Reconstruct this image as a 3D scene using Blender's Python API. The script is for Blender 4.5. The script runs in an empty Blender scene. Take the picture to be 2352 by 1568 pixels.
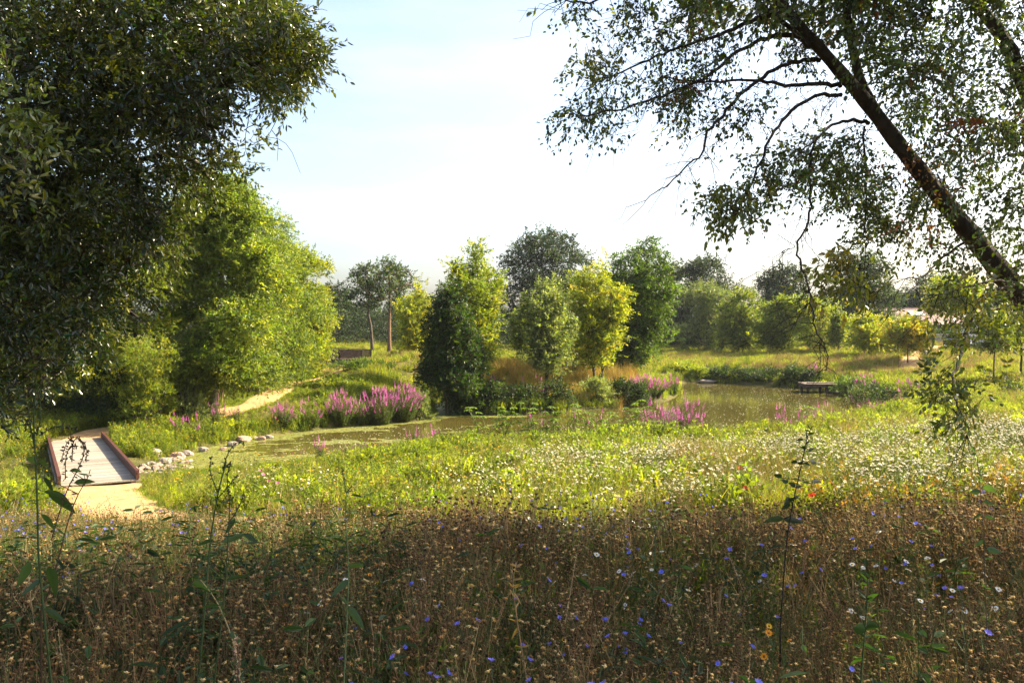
import bpy, math, numpy as np
from mathutils import Vector
R = math.radians
rng = np.random.default_rng(7)

# ------------------------------------------------------------------ camera, sky, sun, exposure
S = bpy.context.scene
F, CX, HY, ZC = 1957.0, 1176.0, 750.0, 4.2       # focal length and horizon in photograph pixels (2352 wide); eye height above the pond
cam = bpy.data.cameras.new('camera'); cam_o = bpy.data.objects.new('camera', cam)
S.collection.objects.link(cam_o); S.camera = cam_o
cam_o.location = (0, 0, ZC); cam_o.rotation_euler = (R(90), 0, 0)
cam.sensor_width = 36; cam.lens = 36 * F / 2352; cam.shift_y = -34 / 2352
cam.clip_start = 0.05; cam.clip_end = 6000
AZ, EL = 72, 37                                   # sun: degrees right of the view, elevation
W = bpy.data.worlds.new('World'); S.world = W; W.use_nodes = True
nt = W.node_tree; bg = nt.nodes['Background']
sky = nt.nodes.new('ShaderNodeTexSky'); sky.sky_type = 'NISHITA'; sky.sun_disc = False
sky.sun_elevation = R(EL); sky.sun_rotation = R(AZ); sky.air_density = 1.0; sky.dust_density = 4.0; sky.ozone_density = 1.7; sky.altitude = 50
tcw = nt.nodes.new('ShaderNodeTexCoord'); mpw = nt.nodes.new('ShaderNodeMapping'); mpw.inputs['Scale'].default_value = (2.2, 2.2, 11); mpw.inputs['Rotation'].default_value = (0, R(-12), 0)
nzw = nt.nodes.new('ShaderNodeTexNoise'); nzw.inputs['Scale'].default_value = 1.6; nzw.inputs['Detail'].default_value = 6; rmw = nt.nodes.new('ShaderNodeMapRange')
for k_, v_ in ((1, .42), (2, .72), (3, .06), (4, .6)): rmw.inputs[k_].default_value = v_
mxw = nt.nodes.new('ShaderNodeMix'); mxw.data_type = 'RGBA'; mxw.inputs[7].default_value = (2.9, 2.85, 2.75, 1)       # thin high veil cloud
nt.links.new(tcw.outputs['Generated'], mpw.inputs[0]); nt.links.new(mpw.outputs[0], nzw.inputs['Vector']); nt.links.new(nzw.outputs['Fac'], rmw.inputs[0]); nt.links.new(rmw.outputs[0], mxw.inputs[0])
nt.links.new(sky.outputs[0], mxw.inputs[6]); nt.links.new(mxw.outputs[2], bg.inputs[0]); bg.inputs[1].default_value = 0.098
sl = bpy.data.lights.new('sun', 'SUN'); sl.energy = 5.0; sl.angle = R(0.5); sl.color = (1.0, 0.87, 0.60)
so = bpy.data.objects.new('sun', sl); S.collection.objects.link(so)
sd = Vector((math.sin(R(AZ)) * math.cos(R(EL)), math.cos(R(AZ)) * math.cos(R(EL)), math.sin(R(EL))))
so.rotation_euler = sd.to_track_quat('Z', 'Y').to_euler(); so.location = (40, 30, 40)
S.view_settings.view_transform = 'Standard'; S.view_settings.look = 'None'
S.view_settings.exposure = 2.03; S.view_settings.gamma = 1
S.render.engine = 'CYCLES'
cy = S.cycles; cy.max_bounces = 6; cy.diffuse_bounces = 3; cy.glossy_bounces = 3; cy.transmission_bounces = 4; cy.transparent_max_bounces = 6
cy.volume_bounces = 0; cy.use_denoising = True; cy.caustics_reflective = False; cy.caustics_refractive = False

# ------------------------------------------------------------------ helpers
def P(px, py, Y):
    """photograph pixel at distance Y -> point"""
    return np.array([(px - CX) / F * Y, Y, ZC - (py - HY) / F * Y])
def nrm(v):
    return v / np.maximum(np.linalg.norm(v, axis=-1, keepdims=True), 1e-9)

class MB:
    """collects vertices / quads / tris with a per-vertex tint"""
    def __init__(s): s.v = []; s.q = []; s.t = []; s.c = []; s.n = 0
    def add(s, v, q=None, t=None, c=None):
        v = np.asarray(v, float).reshape(-1, 3)
        if q is not None and len(q): s.q.append(np.asarray(q, int).reshape(-1, 4) + s.n)
        if t is not None and len(t): s.t.append(np.asarray(t, int).reshape(-1, 3) + s.n)
        c = np.ones((len(v), 3)) * 0.5 if c is None else np.broadcast_to(np.asarray(c, float), (len(v), 3))
        s.v.append(v); s.c.append(c); s.n += len(v)
    def mesh(s, name, mat, smooth=False):
        v = np.concatenate(s.v); c = np.concatenate(s.c)
        q = np.concatenate(s.q) if s.q else np.zeros((0, 4), int)
        t = np.concatenate(s.t) if s.t else np.zeros((0, 3), int)
        me = bpy.data.meshes.new(name)
        me.vertices.add(len(v)); me.vertices.foreach_set('co', v.astype(np.float32).ravel())
        me.loops.add(q.size + t.size)
        me.loops.foreach_set('vertex_index', np.concatenate([q.ravel(), t.ravel()]).astype(np.int32))
        me.polygons.add(len(q) + len(t))
        ls = np.concatenate([np.arange(len(q)) * 4, q.size + np.arange(len(t)) * 3])
        me.polygons.foreach_set('loop_start', ls.astype(np.int32))
        me.polygons.foreach_set('use_smooth', np.full(len(q) + len(t), smooth))
        a = me.color_attributes.new('tint', 'FLOAT_COLOR', 'POINT')
        a.data.foreach_set('color', np.concatenate([c, np.ones((len(c), 1))], 1).astype(np.float32).ravel())
        me.update(calc_edges=True); me.validate()
        if mat: me.materials.append(mat)
        return me
    def build(s, name, mat, parent=None, smooth=False, loc=None):
        if loc is not None: s.v = [x - np.asarray(loc) for x in s.v]
        o = bpy.data.objects.new(name, s.mesh(name, mat, smooth)); S.collection.objects.link(o)
        if parent: o.parent = parent
        elif loc is not None: o.location = loc
        return o
    # shapes
    def box(s, c, sz, rz=0.0, col=None, rx=0.0, ry=0.0):
        x, y, z = np.array(sz) / 2
        v = np.array([[-x,-y,-z],[x,-y,-z],[x,y,-z],[-x,y,-z],[-x,-y,z],[x,-y,z],[x,y,z],[-x,y,z]])
        if rx: k, m = math.cos(rx), math.sin(rx); v = v @ np.array([[1,0,0],[0,k,m],[0,-m,k]])
        if ry: k, m = math.cos(ry), math.sin(ry); v = v @ np.array([[k,0,-m],[0,1,0],[m,0,k]])
        k, m = math.cos(rz), math.sin(rz); v = v @ np.array([[k,m,0],[-m,k,0],[0,0,1]])
        s.add(v + np.array(c), [[0,3,2,1],[4,5,6,7],[0,1,5,4],[1,2,6,5],[2,3,7,6],[3,0,4,7]], c=col)
    def tube(s, pts, rad, k=6, col=None, cap=True):
        pts = np.asarray(pts, float); n = len(pts); rad = np.broadcast_to(np.asarray(rad, float), (n,))
        d = nrm(np.gradient(pts, axis=0)); up = np.array([0.31, 0.17, 0.93]) if abs(d[0] @ [0.31,0.17,0.93]) < .9 else np.array([1.,0,0])
        a = nrm(np.cross(d, up)); b = np.cross(d, a)
        th = np.arange(k) * 2 * np.pi / k
        ring = pts[:, None] + rad[:, None, None] * (np.cos(th)[None, :, None] * a[:, None] + np.sin(th)[None, :, None] * b[:, None])
        i, j = np.meshgrid(np.arange(n - 1), np.arange(k), indexing='ij'); j2 = (j + 1) % k
        q = np.stack([i*k+j, i*k+j2, (i+1)*k+j2, (i+1)*k+j], -1).reshape(-1, 4)
        v = ring.reshape(-1, 3); t = None
        if cap:
            v = np.concatenate([v, pts[:1], pts[-1:]]); jj = np.arange(k)
            t = np.concatenate([np.stack([np.full(k, n*k), (jj+1) % k, jj], 1), np.stack([np.full(k, n*k+1), (n-1)*k+jj, (n-1)*k+(jj+1) % k], 1)])
        s.add(v, q, t, c=col)
    def segs(s, A, B, ra, rb, col=None, k=3):
        """many thin straight tapered sticks at once"""
        A, B = np.asarray(A, float), np.asarray(B, float); n = len(A)
        if not n: return
        d = nrm(B - A); a = nrm(np.cross(d, np.array([0.3, 0.2, 0.93]))); b = np.cross(d, a)
        th = np.arange(k) * 2 * np.pi / k
        off = np.cos(th)[None, :, None] * a[:, None] + np.sin(th)[None, :, None] * b[:, None]
        ra = np.broadcast_to(ra, (n,))[:, None, None]; rb = np.broadcast_to(rb, (n,))[:, None, None]
        v = np.concatenate([A[:, None] + off * ra, B[:, None] + off * rb], 1).reshape(-1, 3)
        j = np.arange(k); j2 = (j + 1) % k
        q = np.stack([j, j2, k + j2, k + j], 1)[None] + (np.arange(n) * 2 * k)[:, None, None]
        if col is not None and np.ndim(col) == 2: col = np.repeat(col, 2 * k, 0)
        s.add(v, q, c=col)
    def leaves(s, B, D, N, L, Wd, col, fine=False, fold=0.25):
        B, D, N = np.asarray(B), nrm(np.asarray(D)), np.asarray(N); n = len(B)
        if not n: return
        side = nrm(np.cross(D, N)); N = np.cross(side, D)
        L = np.broadcast_to(L, (n,))[:, None]; Wd = np.broadcast_to(Wd, (n,))[:, None] / 2
        if fine:
            r1 = B + D*L*.28 + side*Wd*.85 + N*Wd*fold; r2 = B + D*L*.66 + side*Wd*.8 + N*Wd*fold
            l1 = B + D*L*.28 - side*Wd*.85 + N*Wd*fold; l2 = B + D*L*.66 - side*Wd*.8 + N*Wd*fold
            tip = B + D*L - N*L*.08
            v = np.stack([B, r1, r2, tip, l2, l1], 1).reshape(-1, 3)
            q = np.array([[0,1,2,3],[0,3,4,5]])[None] + (np.arange(n)*6)[:, None, None]; m = 6
        else:
            v = np.stack([B, B + D*L*.45 + side*Wd + N*Wd*fold, B + D*L, B + D*L*.45 - side*Wd + N*Wd*fold], 1).reshape(-1, 3)
            q = np.arange(n*4).reshape(-1, 4); m = 4
        c = np.asarray(col, float)
        if c.ndim == 2: c = np.repeat(c, m, 0)
        s.add(v, q, c=c)

def tag(o, label=None, cat=None, group=None, kind=None):
    if label: o['label'] = label
    if cat: o['category'] = cat
    if group: o['group'] = group
    if kind: o['kind'] = kind
    return o
def empty(name, loc, label, cat, group=None):
    o = bpy.data.objects.new(name, None); S.collection.objects.link(o); o.location = [float(t) for t in loc]
    o.empty_display_size = 0.2
    return tag(o, label, cat, group)
def local(mb, loc):
    mb.v = [x - np.asarray(loc) for x in mb.v]; return mb
def copy_tree(o, parent=None):
    c = o.copy(); S.collection.objects.link(c)
    if parent: c.parent = parent
    for ch in list(o.children): copy_tree(ch, c)
    return c

# ------------------------------------------------------------------ materials
def new_mat(name):
    m = bpy.data.materials.new(name); m.use_nodes = True
    t = m.node_tree; return m, t, t.nodes['Principled BSDF'], t.nodes['Material Output']
def N_(t, typ, **kw):
    n = t.nodes.new(typ)
    for k, v in kw.items(): setattr(n, k, v)
    return n
def leaf_mat(name, rough=0.5, trans=0.47, boost=(1.9, 2.0, 0.5), inst=False, spec=0.4, mult=(1, 1, 1)):
    m, t, b, out = new_mat(name)
    at = N_(t, 'ShaderNodeAttribute', attribute_name='tint')
    col = at.outputs['Color']
    mu = N_(t, 'ShaderNodeMix', data_type='RGBA', blend_type='MULTIPLY'); mu.inputs[0].default_value = 1
    t.links.new(col, mu.inputs[6]); mu.inputs[7].default_value = (*mult, 1); col = mu.outputs[2]
    if inst:
        oi = N_(t, 'ShaderNodeObjectInfo'); hs = N_(t, 'ShaderNodeHueSaturation')
        mr = N_(t, 'ShaderNodeMapRange'); mr.inputs[3].default_value = 0.6; mr.inputs[4].default_value = 1.45
        mh = N_(t, 'ShaderNodeMapRange'); mh.inputs[3].default_value = 0.488; mh.inputs[4].default_value = 0.512
        wn = N_(t, 'ShaderNodeTexWhiteNoise', noise_dimensions='1D'); t.links.new(oi.outputs['Random'], wn.inputs['W'])
        t.links.new(oi.outputs['Random'], mr.inputs[0]); t.links.new(wn.outputs['Value'], mh.inputs[0])
        t.links.new(mr.outputs[0], hs.inputs['Value']); t.links.new(mh.outputs[0], hs.inputs['Hue'])
        t.links.new(col, hs.inputs['Color']); col = hs.outputs[0]
    t.links.new(col, b.inputs['Base Color']); b.inputs['Roughness'].default_value = rough
    b.inputs['Specular IOR Level'].default_value = spec
    tr = N_(t, 'ShaderNodeBsdfTranslucent'); mb = N_(t, 'ShaderNodeMix', data_type='RGBA', blend_type='MULTIPLY')
    mb.inputs[0].default_value = 1; t.links.new(col, mb.inputs[6]); mb.inputs[7].default_value = (*boost, 1)
    t.links.new(mb.outputs[2], tr.inputs[0])
    mx = N_(t, 'ShaderNodeMixShader'); mx.inputs[0].default_value = trans
    t.links.new(b.outputs[0], mx.inputs[1]); t.links.new(tr.outputs[0], mx.inputs[2]); t.links.new(mx.outputs[0], out.inputs[0])
    return m
def noise_mat(name, c1, c2, scale=5.0, rough=0.85, bump=0.3, detail=6, stretch=(1, 1, 1), tint=False, metal=0, spec=0.3, c3=None):
    m, t, b, out = new_mat(name)
    tc = N_(t, 'ShaderNodeTexCoord'); mp = N_(t, 'ShaderNodeMapping'); mp.inputs['Scale'].default_value = stretch
    t.links.new(tc.outputs['Object'], mp.inputs[0])
    n = N_(t, 'ShaderNodeTexNoise'); n.inputs['Scale'].default_value = scale; n.inputs['Detail'].default_value = detail; n.inputs['Roughness'].default_value = .65
    t.links.new(mp.outputs[0], n.inputs['Vector'])
    cr = N_(t, 'ShaderNodeValToRGB'); cr.color_ramp.elements[0].position = .32; cr.color_ramp.elements[1].position = .68
    cr.color_ramp.elements[0].color = (*c1, 1); cr.color_ramp.elements[1].color = (*c2, 1)
    if c3 is not None:
        e = cr.color_ramp.elements.new(.5); e.color = (*c3, 1)
    t.links.new(n.outputs['Fac'], cr.inputs[0]); col = cr.outputs[0]
    if tint:
        at = N_(t, 'ShaderNodeAttribute', attribute_name='tint'); mu = N_(t, 'ShaderNodeMix', data_type='RGBA', blend_type='MULTIPLY'); mu.inputs[0].default_value = 1
        t.links.new(col, mu.inputs[6]); t.links.new(at.outputs['Color'], mu.inputs[7]); col = mu.outputs[2]
    t.links.new(col, b.inputs['Base Color']); b.inputs['Roughness'].default_value = rough; b.inputs['Metallic'].default_value = metal
    b.inputs['Specular IOR Level'].default_value = spec
    if bump:
        bp = N_(t, 'ShaderNodeBump'); bp.inputs['Strength'].default_value = bump; bp.inputs['Distance'].default_value = .05
        t.links.new(n.outputs['Fac'], bp.inputs['Height']); t.links.new(bp.outputs[0], b.inputs['Normal'])
    return m
M = {}
M['leaf'] = leaf_mat('leaf', rough=.45)
M['leaf_gloss'] = leaf_mat('glossy_leaf', rough=.3, trans=.3, spec=.55)
M['leaf_far'] = leaf_mat('far_leaf', rough=.5, trans=.3, spec=.35)
M['meadow'] = leaf_mat('meadow_leaf', rough=.55, trans=.5, inst=True, spec=.3)
M['petal'] = leaf_mat('petal', rough=.6, trans=.35, boost=(1.1, 1.1, 1.1), spec=.2)
M['dry'] = leaf_mat('dry_stem', rough=.7, trans=.2, boost=(1.3, 1.1, .8), inst=True, spec=.2)
M['bark'] = noise_mat('bark', (.035, .026, .018), (.11, .085, .06), 9, .9, .8, stretch=(1, 1, .25))
M['bark_dark'] = noise_mat('dark_bark', (.014, .01, .008), (.055, .038, .027), 14, .9, .9, stretch=(1, 1, .3))
M['bark_warm'] = noise_mat('warm_bark', (.08, .045, .025), (.2, .12, .07), 9, .9, .6, stretch=(1, 1, .25))
M['bark_pale'] = noise_mat('pale_bark', (.1, .085, .07), (.26, .22, .18), 6, .9, .5, stretch=(1, 1, .3))
M['sand'] = noise_mat('sandy_path', (.27, .16, .075), (.47, .30, .15), 5.0, .95, .8, 15, spec=.1, c3=(.40, .245, .115))
M['stone'] = noise_mat('stone', (.14, .11, .09), (.36, .3, .25), 7, .9, .5, 8, tint=False)
M['stone_pink'] = noise_mat('reddish_stone', (.2, .11, .08), (.38, .26, .2), 6, .9, .5, 8)
M['wood_grey'] = noise_mat('weathered_plank', (.19, .165, .14), (.33, .295, .25), 6, .8, .25, 8, stretch=(.5, 9, 4), tint=True)
M['wood_red'] = noise_mat('reddish_timber', (.04, .014, .01), (.09, .028, .019), 5, .65, .2, 8, stretch=(3, 3, 1))
M['wood_dark'] = noise_mat('dark_timber', (.03, .02, .016), (.09, .055, .04), 5, .8, .2, 8)
M['roof'] = noise_mat('roof_tile', (.3, .2, .17), (.42, .3, .26), 12, .85, .4, 4)
M['plaster'] = noise_mat('plaster', (.62, .58, .52), (.74, .7, .64), 3, .9, .1)
M['wallstone'] = noise_mat('garden_wall', (.3, .25, .22), (.46, .4, .36), 5, .9, .4)
M['pave'] = noise_mat('pale_pavement', (.5, .44, .39), (.64, .58, .52), 2, .9, .2)
M['glass'] = noise_mat('window_glass', (.02, .025, .03), (.03, .035, .04), 1, .08, 0, spec=.8)
M['skylight'] = noise_mat('skylight_glass', (.6, .62, .65), (.7, .72, .75), 1, .12, 0, spec=1)
M['paint'] = noise_mat('dark_car_paint', (.012, .016, .02), (.02, .024, .03), 1, .25, 0, spec=.6)
M['rubber'] = noise_mat('rubber', (.012, .012, .012), (.02, .02, .02), 20, .8, .1)
M['metal'] = noise_mat('grey_metal', (.35, .33, .3), (.5, .48, .45), 8, .45, .1, metal=.7)
M['lamp'] = noise_mat('headlight_glass', (.7, .7, .7), (.8, .8, .8), 2, .1, 0, spec=1)

# ------------------------------------------------------------------ terrain
CT = np.array([(0,0,2.6),(-8,0,2.6),(8,0,2.8),(0,5,2.33),(8,5,2.6),(-6,5,2.15),(-12,4,2.2),(3,6.5,2.2),
 (-8,17,.66),(-9.3,19.3,.58),(-14.4,28.2,.36),(-11,20,.5),(-13,29,.42),(-16,28,.42),(-5.5,13.5,1.1),(-2,10.5,1.55),(2,8.8,1.95),(8,8,2.3),(15,8.5,2.6),(0,15,1.25),(0,20,.85),(0,26,.55),(8,15,1.6),(8,22,1.1),
 (16,15,2.2),(16,25,1.35),(25,20,2.5),(24,32,1.5),(-5,20,.7),(-14,18,.65),(-20,22,.9),(-10,12,1.3),(-16,10,1.8),(-26,28,1.2),
 (-17,30,.6),(-14,34,.68),(-9,38,.9),(-11,41.5,1.1),(-11,49,1.25),(-12,57,1.15),(-13,62,1.0),(-6.5,45,1.3),(-8.0,49,2.0),(-7.3,56,2.1),(-9,62,2.0),(-5,60,2.0),(-17,42,1.4),(-20,36,1.2),(-17,52,1.5),(-14.5,67,.8),
 (0,44,.8),(2,48,1.15),(5,48,1.2),(7,53,1.27),(12,70,1.2),(16,85,1.35),(25,75,1.75),(28,62,1.75),(22,54,.8),(28,50,1.3),(30,40,1.6),(20,38,.9),
 (44,90,2.7),(40,70,2.2),(45,60,2.0),(36,45,1.9),(0,62,1.4),(0,85,1.6),(-20,80,2.0),
 (-70,0,2.6),(70,0,4.2),(-70,60,2.4),(70,60,2.8),(70,115,3.2),(0,115,2.0),(-70,115,2.4),(-70,-40,2.6),(70,-40,4.2),(0,-40,3.0)], float)
def _tps(r): return np.where(r > 1e-9, r * r * np.log(np.maximum(r, 1e-9)), 0)
_n = len(CT); _K = _tps(np.linalg.norm(CT[:, None, :2] - CT[None, :, :2], axis=-1)) + np.eye(_n) * 1.0
_Pm = np.c_[np.ones(_n), CT[:, :2]]
_A = np.block([[_K, _Pm], [_Pm.T, np.zeros((3, 3))]]); _w = np.linalg.solve(_A, np.r_[CT[:, 2], 0, 0, 0])
POND = np.array([(-10.6,25.4),(-11.0,27),(-10.8,28.8),(-10.1,31),(-9,32.9),(-8.3,34.2),(-5.9,36.5),(-4.0,38.0),(-3.5,41),(-4.4,45.7),(-5.5,50),(-4.2,50.5),(-2.9,46),(-2.3,42.5),(-1.9,40.3),
 (.3,40.2),(3.1,42),(7,45),(9.9,50.3),(11.3,57.5),(11.5,63),(15.2,64),(17,61.5),(19.8,58),(20.6,54),(19.6,46),(17.2,41),(14.6,36.5),(12,32),(9,28.8),(6,27.3),(2.5,28.3),(-1,28.6),(-4,26.8),(-6.6,24.8),(-8.8,23.8)], float)
DITCH = np.array([(-9.5,24.5),(-12,23.9),(-15,22.5),(-19,21.5),(-24,19)], float)
NPATH = np.array([(-9.3,19.3),(-8.2,17.1),(-6.4,14.6),(-4,12.2),(-1.5,10.3),(1.5,9.1),(5,8.5),(10,8.3),(18,9.3)], float)
FPATH = np.array([(-14.45,28.2),(-14.6,30),(-13.6,32.2),(-12,34.2),(-11.1,36.8),(-11.2,40),(-11.6,44),(-10.8,48),(-9.2,54),(-6.5,60),(-2,63)], float)
RPATH = np.array([(26.5,57),(29,62),(31.5,67),(36,73),(40,80)], float)
def seg_dist(X, Y, poly, closed):
    d = np.full(X.shape, 1e9); n = len(poly)
    for i in range(n if closed else n - 1):
        a, b = poly[i], poly[(i + 1) % n]; ab = b - a
        t = np.clip(((X - a[0]) * ab[0] + (Y - a[1]) * ab[1]) / (ab @ ab), 0, 1)
        d = np.minimum(d, np.hypot(X - a[0] - t * ab[0], Y - a[1] - t * ab[1]))
    return d
def inside(X, Y, poly):
    c = np.zeros(X.shape, bool); n = len(poly)
    for i in range(n):
        a, b = poly[i], poly[i - 1]
        with np.errstate(divide='ignore', invalid='ignore'):
            c ^= ((a[1] > Y) != (b[1] > Y)) & (X < (b[0] - a[0]) * (Y - a[1]) / (b[1] - a[1] + 1e-12) + a[0])
    return c
def smooth_poly(p, closed=True, it=2):
    for _ in range(it):
        q = np.roll(p, -1, 0) if closed else p[1:]; a = p if closed else p[:-1]
        r = np.stack([a * .75 + q * .25, a * .25 + q * .75], 1).reshape(-1, 2)
        p = r if closed else np.concatenate([p[:1], r, p[-1:]])
    return p
POND = smooth_poly(POND); NPATH = smooth_poly(NPATH, False); FPATH = smooth_poly(FPATH, False); RPATH = smooth_poly(RPATH, False)
def sst(x, a, b): t = np.clip((x - a) / (b - a), 0, 1); return t * t * (3 - 2 * t)
def pond_sd(X, Y):
    d = seg_dist(X, Y, POND, True); return np.where(inside(X, Y, POND), -d, d)
def H(X, Y, fine=True):
    X = np.asarray(X, float); Y = np.asarray(Y, float); sh = X.shape; X = X.ravel(); Y = Y.ravel()
    xc, yc = np.clip(X, -75, 75), np.clip(Y, -45, 120); z = np.zeros(len(X))
    for i in range(0, len(X), 20000):
        s = slice(i, i + 20000)
        r = np.hypot(xc[s, None] - CT[None, :, 0], yc[s, None] - CT[None, :, 1])
        z[s] = _tps(r) @ _w[:_n] + _w[_n] + _w[_n+1] * xc[s] + _w[_n+2] * yc[s]
    z = np.maximum(z, .35)
    if fine: z = z + .05 * np.sin(X * 1.3 + 2 * np.sin(Y * .7)) * np.sin(Y * 1.1 + 1.3 * np.sin(X * .6))
    d = pond_sd(X, Y)
    bank = np.where(d < 0, np.maximum(-.08 + d * .35, -.9), .22 * sst(d, 0, .5) + (z - .22) * sst(d, .1, 3.2))
    z = np.where(d < 3.2, bank, z)
    dd = seg_dist(X, Y, DITCH, False); z = z * sst(dd, .3, 1.9) + .06 * (1 - sst(dd, .3, 1.9)) * (d > 0) + np.minimum(z, .06) * (1 - sst(dd, .3, 1.9)) * (d <= 0)
    return z.reshape(sh)
def grid_axis(lo, hi, step, far, g=1.35):
    a = list(np.arange(lo, hi + step / 2, step)); s = step
    while a[-1] < far: s *= g; a.append(a[-1] + s)
    s = step
    while a[0] > -far: s *= g; a.insert(0, a[0] - s)
    return np.array(a)
gx, gy = grid_axis(-32, 50, .42, 2500), grid_axis(0, 92, .42, 2500)
GX, GY = np.meshgrid(gx, gy); GZ = H(GX, GY)
mb = MB(); nx, ny = len(gx), len(gy)
I, J = np.meshgrid(np.arange(nx - 1), np.arange(ny - 1)); i0 = J * nx + I
mb.add(np.stack([GX, GY, GZ], -1).reshape(-1, 3), np.stack([i0, i0 + 1, i0 + nx + 1, i0 + nx], -1).reshape(-1, 4))
def ground_mat():
    m, t, b, out = new_mat('meadow_soil')
    tc = N_(t, 'ShaderNodeTexCoord')
    n = N_(t, 'ShaderNodeTexNoise'); n.inputs['Scale'].default_value = 0.35; n.inputs['Detail'].default_value = 10; n.inputs['Roughness'].default_value = .7
    t.links.new(tc.outputs['Object'], n.inputs['Vector'])
    cr = N_(t, 'ShaderNodeValToRGB'); e = cr.color_ramp.elements
    e[0].position = .35; e[0].color = (.045, .052, .014, 1); e[1].position = .65; e[1].color = (.12, .1, .035, 1)
    t.links.new(n.outputs['Fac'], cr.inputs[0]); t.links.new(cr.outputs[0], b.inputs['Base Color']); b.inputs['Roughness'].default_value = 1
    b.inputs['Specular IOR Level'].default_value = .1
    n2 = N_(t, 'ShaderNodeTexNoise'); n2.inputs['Scale'].default_value = 9; n2.inputs['Detail'].default_value = 8
    t.links.new(tc.outputs['Object'], n2.inputs['Vector'])
    bp = N_(t, 'ShaderNodeBump'); bp.inputs['Strength'].default_value = .8; bp.inputs['Distance'].default_value = .1
    t.links.new(n2.outputs['Fac'], bp.inputs['Height']); t.links.new(bp.outputs[0], b.inputs['Normal'])
    return m
g = mb.build('ground', ground_mat(), smooth=True); tag(g, kind='structure', label='grassy ground sloping down to the pond', cat='ground')

def ribbon(poly, w, name, mat, label, lift=.03, jitter=.12, seed=1):
    r = np.random.default_rng(seed)
    d = np.r_[0, np.cumsum(np.hypot(*np.diff(poly, axis=0).T))]; n = int(d[-1] / .3) + 2; t = np.linspace(0, d[-1], n)
    c = np.stack([np.interp(t, d, poly[:, 0]), np.interp(t, d, poly[:, 1])], 1); tg = nrm(np.gradient(c, axis=0)); nn = np.stack([-tg[:, 1], tg[:, 0]], 1)
    k = 9; u = np.linspace(-1, 1, k); jl = np.convolve(r.normal(0, jitter, n), np.ones(3) / 3, 'same'); jr = np.convolve(r.normal(0, jitter, n), np.ones(3) / 3, 'same')
    hw = w / 2 + np.where(u[None] > 0, jr[:, None], jl[:, None])
    xy = c[:, None] + nn[:, None] * (u[None, :, None] * hw[..., None])
    z = H(xy[..., 0], xy[..., 1]) + lift - .05 * (abs(u[None]) > .99)
    mb = MB(); I, J = np.meshgrid(np.arange(k - 1), np.arange(n - 1)); i0 = J * k + I
    mb.add(np.concatenate([xy, z[..., None]], -1).reshape(-1, 3), np.stack([i0, i0 + k, i0 + k + 1, i0 + 1], -1).reshape(-1, 4))
    return tag(mb.build(name, mat, smooth=True), label, 'path', kind='structure')
ribbon(NPATH, 1.75, 'path', M['sand'], 'sandy path curving from the boardwalk past the near flowers')
ribbon(FPATH, 1.35, 'path', M['sand'], 'sandy path climbing from the boardwalk along the left trees', seed=2)
ribbon(RPATH, 1.6, 'path', M['sand'], 'sandy path on the far right slope by the round trees', seed=3)

# water
def water_mat():
    m, t, b, out = new_mat('pond_water')
    tc = N_(t, 'ShaderNodeTexCoord'); n = N_(t, 'ShaderNodeTexNoise'); n.inputs['Scale'].default_value = .5; n.inputs['Detail'].default_value = 4
    t.links.new(tc.outputs['Object'], n.inputs['Vector'])
    cr = N_(t, 'ShaderNodeValToRGB'); cr.color_ramp.elements[0].color = (.05, .043, .01, 1); cr.color_ramp.elements[1].color = (.085, .07, .018, 1)
    t.links.new(n.outputs['Fac'], cr.inputs[0]); t.links.new(cr.outputs[0], b.inputs['Base Color'])
    b.inputs['Roughness'].default_value = .04; b.inputs['IOR'].default_value = 1.33
    n2 = N_(t, 'ShaderNodeTexNoise'); n2.inputs['Scale'].default_value = 5; n2.inputs['Detail'].default_value = 3
    mp = N_(t, 'ShaderNodeMapping'); mp.inputs['Scale'].default_value = (1, 2.2, 1); t.links.new(tc.outputs['Object'], mp.inputs[0]); t.links.new(mp.outputs[0], n2.inputs['Vector'])
    bp = N_(t, 'ShaderNodeBump'); bp.inputs['Strength'].default_value = .06; bp.inputs['Distance'].default_value = .02
    t.links.new(n2.outputs['Fac'], bp.inputs['Height']); t.links.new(bp.outputs[0], b.inputs['Normal'])
    return m
mb = MB(); mb.add([(-13, 22, 0), (24, 22, 0), (24, 68, 0), (-13, 68, 0)], [[0, 1, 2, 3]])
tag(mb.build('water', water_mat()), 'still olive brown pond water reflecting trees', 'pond', kind='structure')

# noise for layouts
_ng = {}
def vnoise(x, y, sc, seed=0):
    if seed not in _ng: _ng[seed] = np.random.default_rng(100 + seed).random((257, 257))
    G = _ng[seed]; x = np.asarray(x) / sc + 70.3; y = np.asarray(y) / sc + 70.7
    xi, yi = np.floor(x).astype(int) % 256, np.floor(y).astype(int) % 256; fx, fy = x - np.floor(x), y - np.floor(y)
    fx = fx * fx * (3 - 2 * fx); fy = fy * fy * (3 - 2 * fy)
    return (G[yi, xi] * (1 - fx) + G[yi, xi + 1] * fx) * (1 - fy) + (G[yi + 1, xi] * (1 - fx) + G[yi + 1, xi + 1] * fx) * fy

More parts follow.
